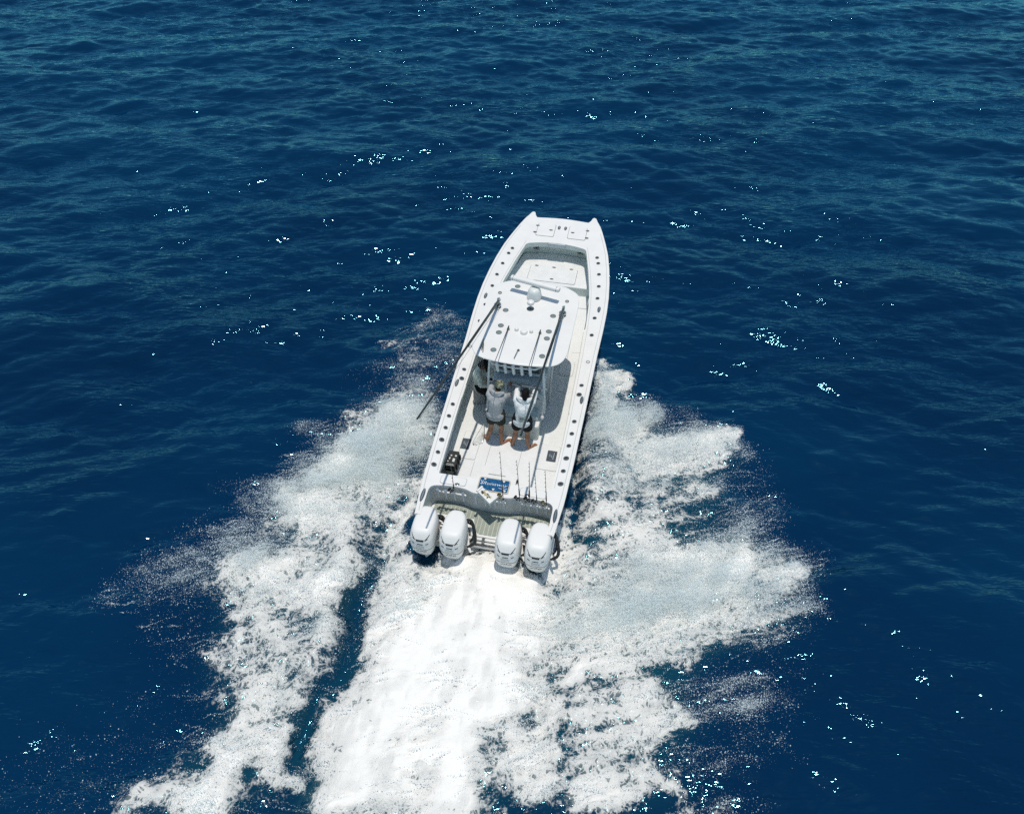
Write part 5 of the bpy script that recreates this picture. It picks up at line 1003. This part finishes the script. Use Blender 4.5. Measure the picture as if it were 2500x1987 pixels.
# rods standing in the transom racks
GOLD = paint_mat("gold_reel", (.30, .23, .10), .3, .15, metal=.8); REELB = paint_mat("black_reel", (.016, .016, .017), .3, .1)
RODS = [(-.765, -1.995, 1.53, -.80, "fishing rod standing alone in the port transom rack"), (.285, -2.03, 2.21, .21, "tall fishing rod just right of the white cutting board"), (.63, -1.985, 1.98, .53, "fishing rod in the inboard tube of the starboard transom rack"), (.815, -1.985, 1.98, .785, "thick dark fishing rod second from inboard in the starboard rack"), (.985, -1.985, 1.70, .90, "thin short fishing rod third from inboard in the starboard rack"), (1.18, -1.985, 1.80, 1.10, "fishing rod in the outboard tube of the starboard transom rack")]
for i, (x, y, zt_, xt, lab) in enumerate(RODS):
    g = thing("fishing_rod", lab, "fishing rod", (x, y, .55), "fishing rods in the transom racks"); p0 = Vector((x, y, .62)); p1 = Vector((xt, y + .04, zt_)); d = p1 - p0; thick = 1.25 if i == 3 else (.8 if i == 4 else 1)
    b = MB(); b.tube([p0 - d * .02, p0 + d * .12], .016 * thick, 8); b.tube([p0 + d * .24, p0 + d * .38], [.015 * thick, .012 * thick], 8); b.build("grip", REELB, g)
    b = MB(); b.tube([p0 + d * .1, p0 + d * .4, p0 + d * .7, p1], [.0095 * thick, .008 * thick, .006, .0035], 6); b.build("blank", BLACK, g)
    for tt in (.48, .60, .71, .81, .90, .97):
        b = MB(); b.ring(p0 + d * tt + Vector((-.010, -.008, 0)), .006, .010, -.003, .003, 8); b.build("guide", STEEL, g)
    rcn = p0 + d * (.18 if i != 4 else .2) + Vector((-.065, -.03, .02)); b = MB(); ax = Vector((.5, -.85, .1)) if i % 2 else Vector((.8, -.6, 0)); b.lathe(rcn, [(.030, -.04), (.045, -.038), (.045, -.030), (.026, -.028), (.026, .028), (.045, .030), (.045, .038), (.030, .04)], 14, ax); r_ = b.build("reel", GOLD if i in (1, 5) else REELB, g)
    b = MB(); b.tube([rcn + ax * .04, rcn + ax * .055, rcn + ax * .06 + Vector((-.03, -.01, .045))], .007, 6); b.ball(rcn + ax * .065 + Vector((-.035, -.012, .05)), .015, 8); b.build("crank", CHROME if i % 2 else STEEL, r_)
    b = MB(); b.tube([rcn, p0 + d * (.19 if i != 4 else .21)], .010, 6); b.build("reel_foot", STEEL, r_)
# landing net leaning by the bench
NETM, n, l, pr = nmat("white_net_mesh"); pr.inputs["Base Color"].default_value = (.62, .64, .62, 1); tb = n.new("ShaderNodeBsdfTransparent"); mxs = n.new("ShaderNodeMixShader"); tcx = n.new("ShaderNodeTexCoord").outputs["Object"]
vo = n.new("ShaderNodeTexVoronoi"); vo.feature = 'DISTANCE_TO_EDGE'; vo.inputs["Scale"].default_value = 60; l.new(tcx, vo.inputs["Vector"]); l.new(maprange(n, l, vo.outputs["Distance"], .06, .14), mxs.inputs[0]); l.new(pr.outputs[0], mxs.inputs[1]); l.new(tb.outputs[0], mxs.inputs[2]); l.new(mxs.outputs[0], n["Material Output"].inputs["Surface"])
g = thing("landing_net", "folded white mesh landing net lying on the deck beside the port foot", "net", (-.75, .18, 0), None)
b = MB(); P = [(-.69, .50, .30), (-.88, .05, .03), (-.80, -.02, .025), (-.66, .10, .03), (-.64, .30, .10)]; b.add(P + [(-.76, .16, .09)], [(i, (i + 1) % 5, 5) for i in range(5)]); b.build("net_bag", NETM, g, smooth=60)
b = MB(); b.tube([(-.69, .50, .30), (-.65, .28, .10), (-.66, .10, .03)], .009, 6); b.tube([(-.69, .50, .30), (-.80, .24, .15), (-.88, .05, .03)], .004, 5); b.build("net_hoop", STEEL, g)
# dark ballyhoo rig line curl by the starboard rack
g = thing("rigging_tool", "small dark tool lying on the deck ahead of the starboard rods", "tool", (.36, -.89, 0), None)
b = MB(); b.tube([(.36, -.93, .018), (.36, -.85, .018)], [.022, .026], 8); b.build("tool_head", HOLE, g); b = MB(); b.tube([(.36, -.93, .018), (.32, -1.0, .012)], .007, 6); b.build("tool_tail", STEEL, g)
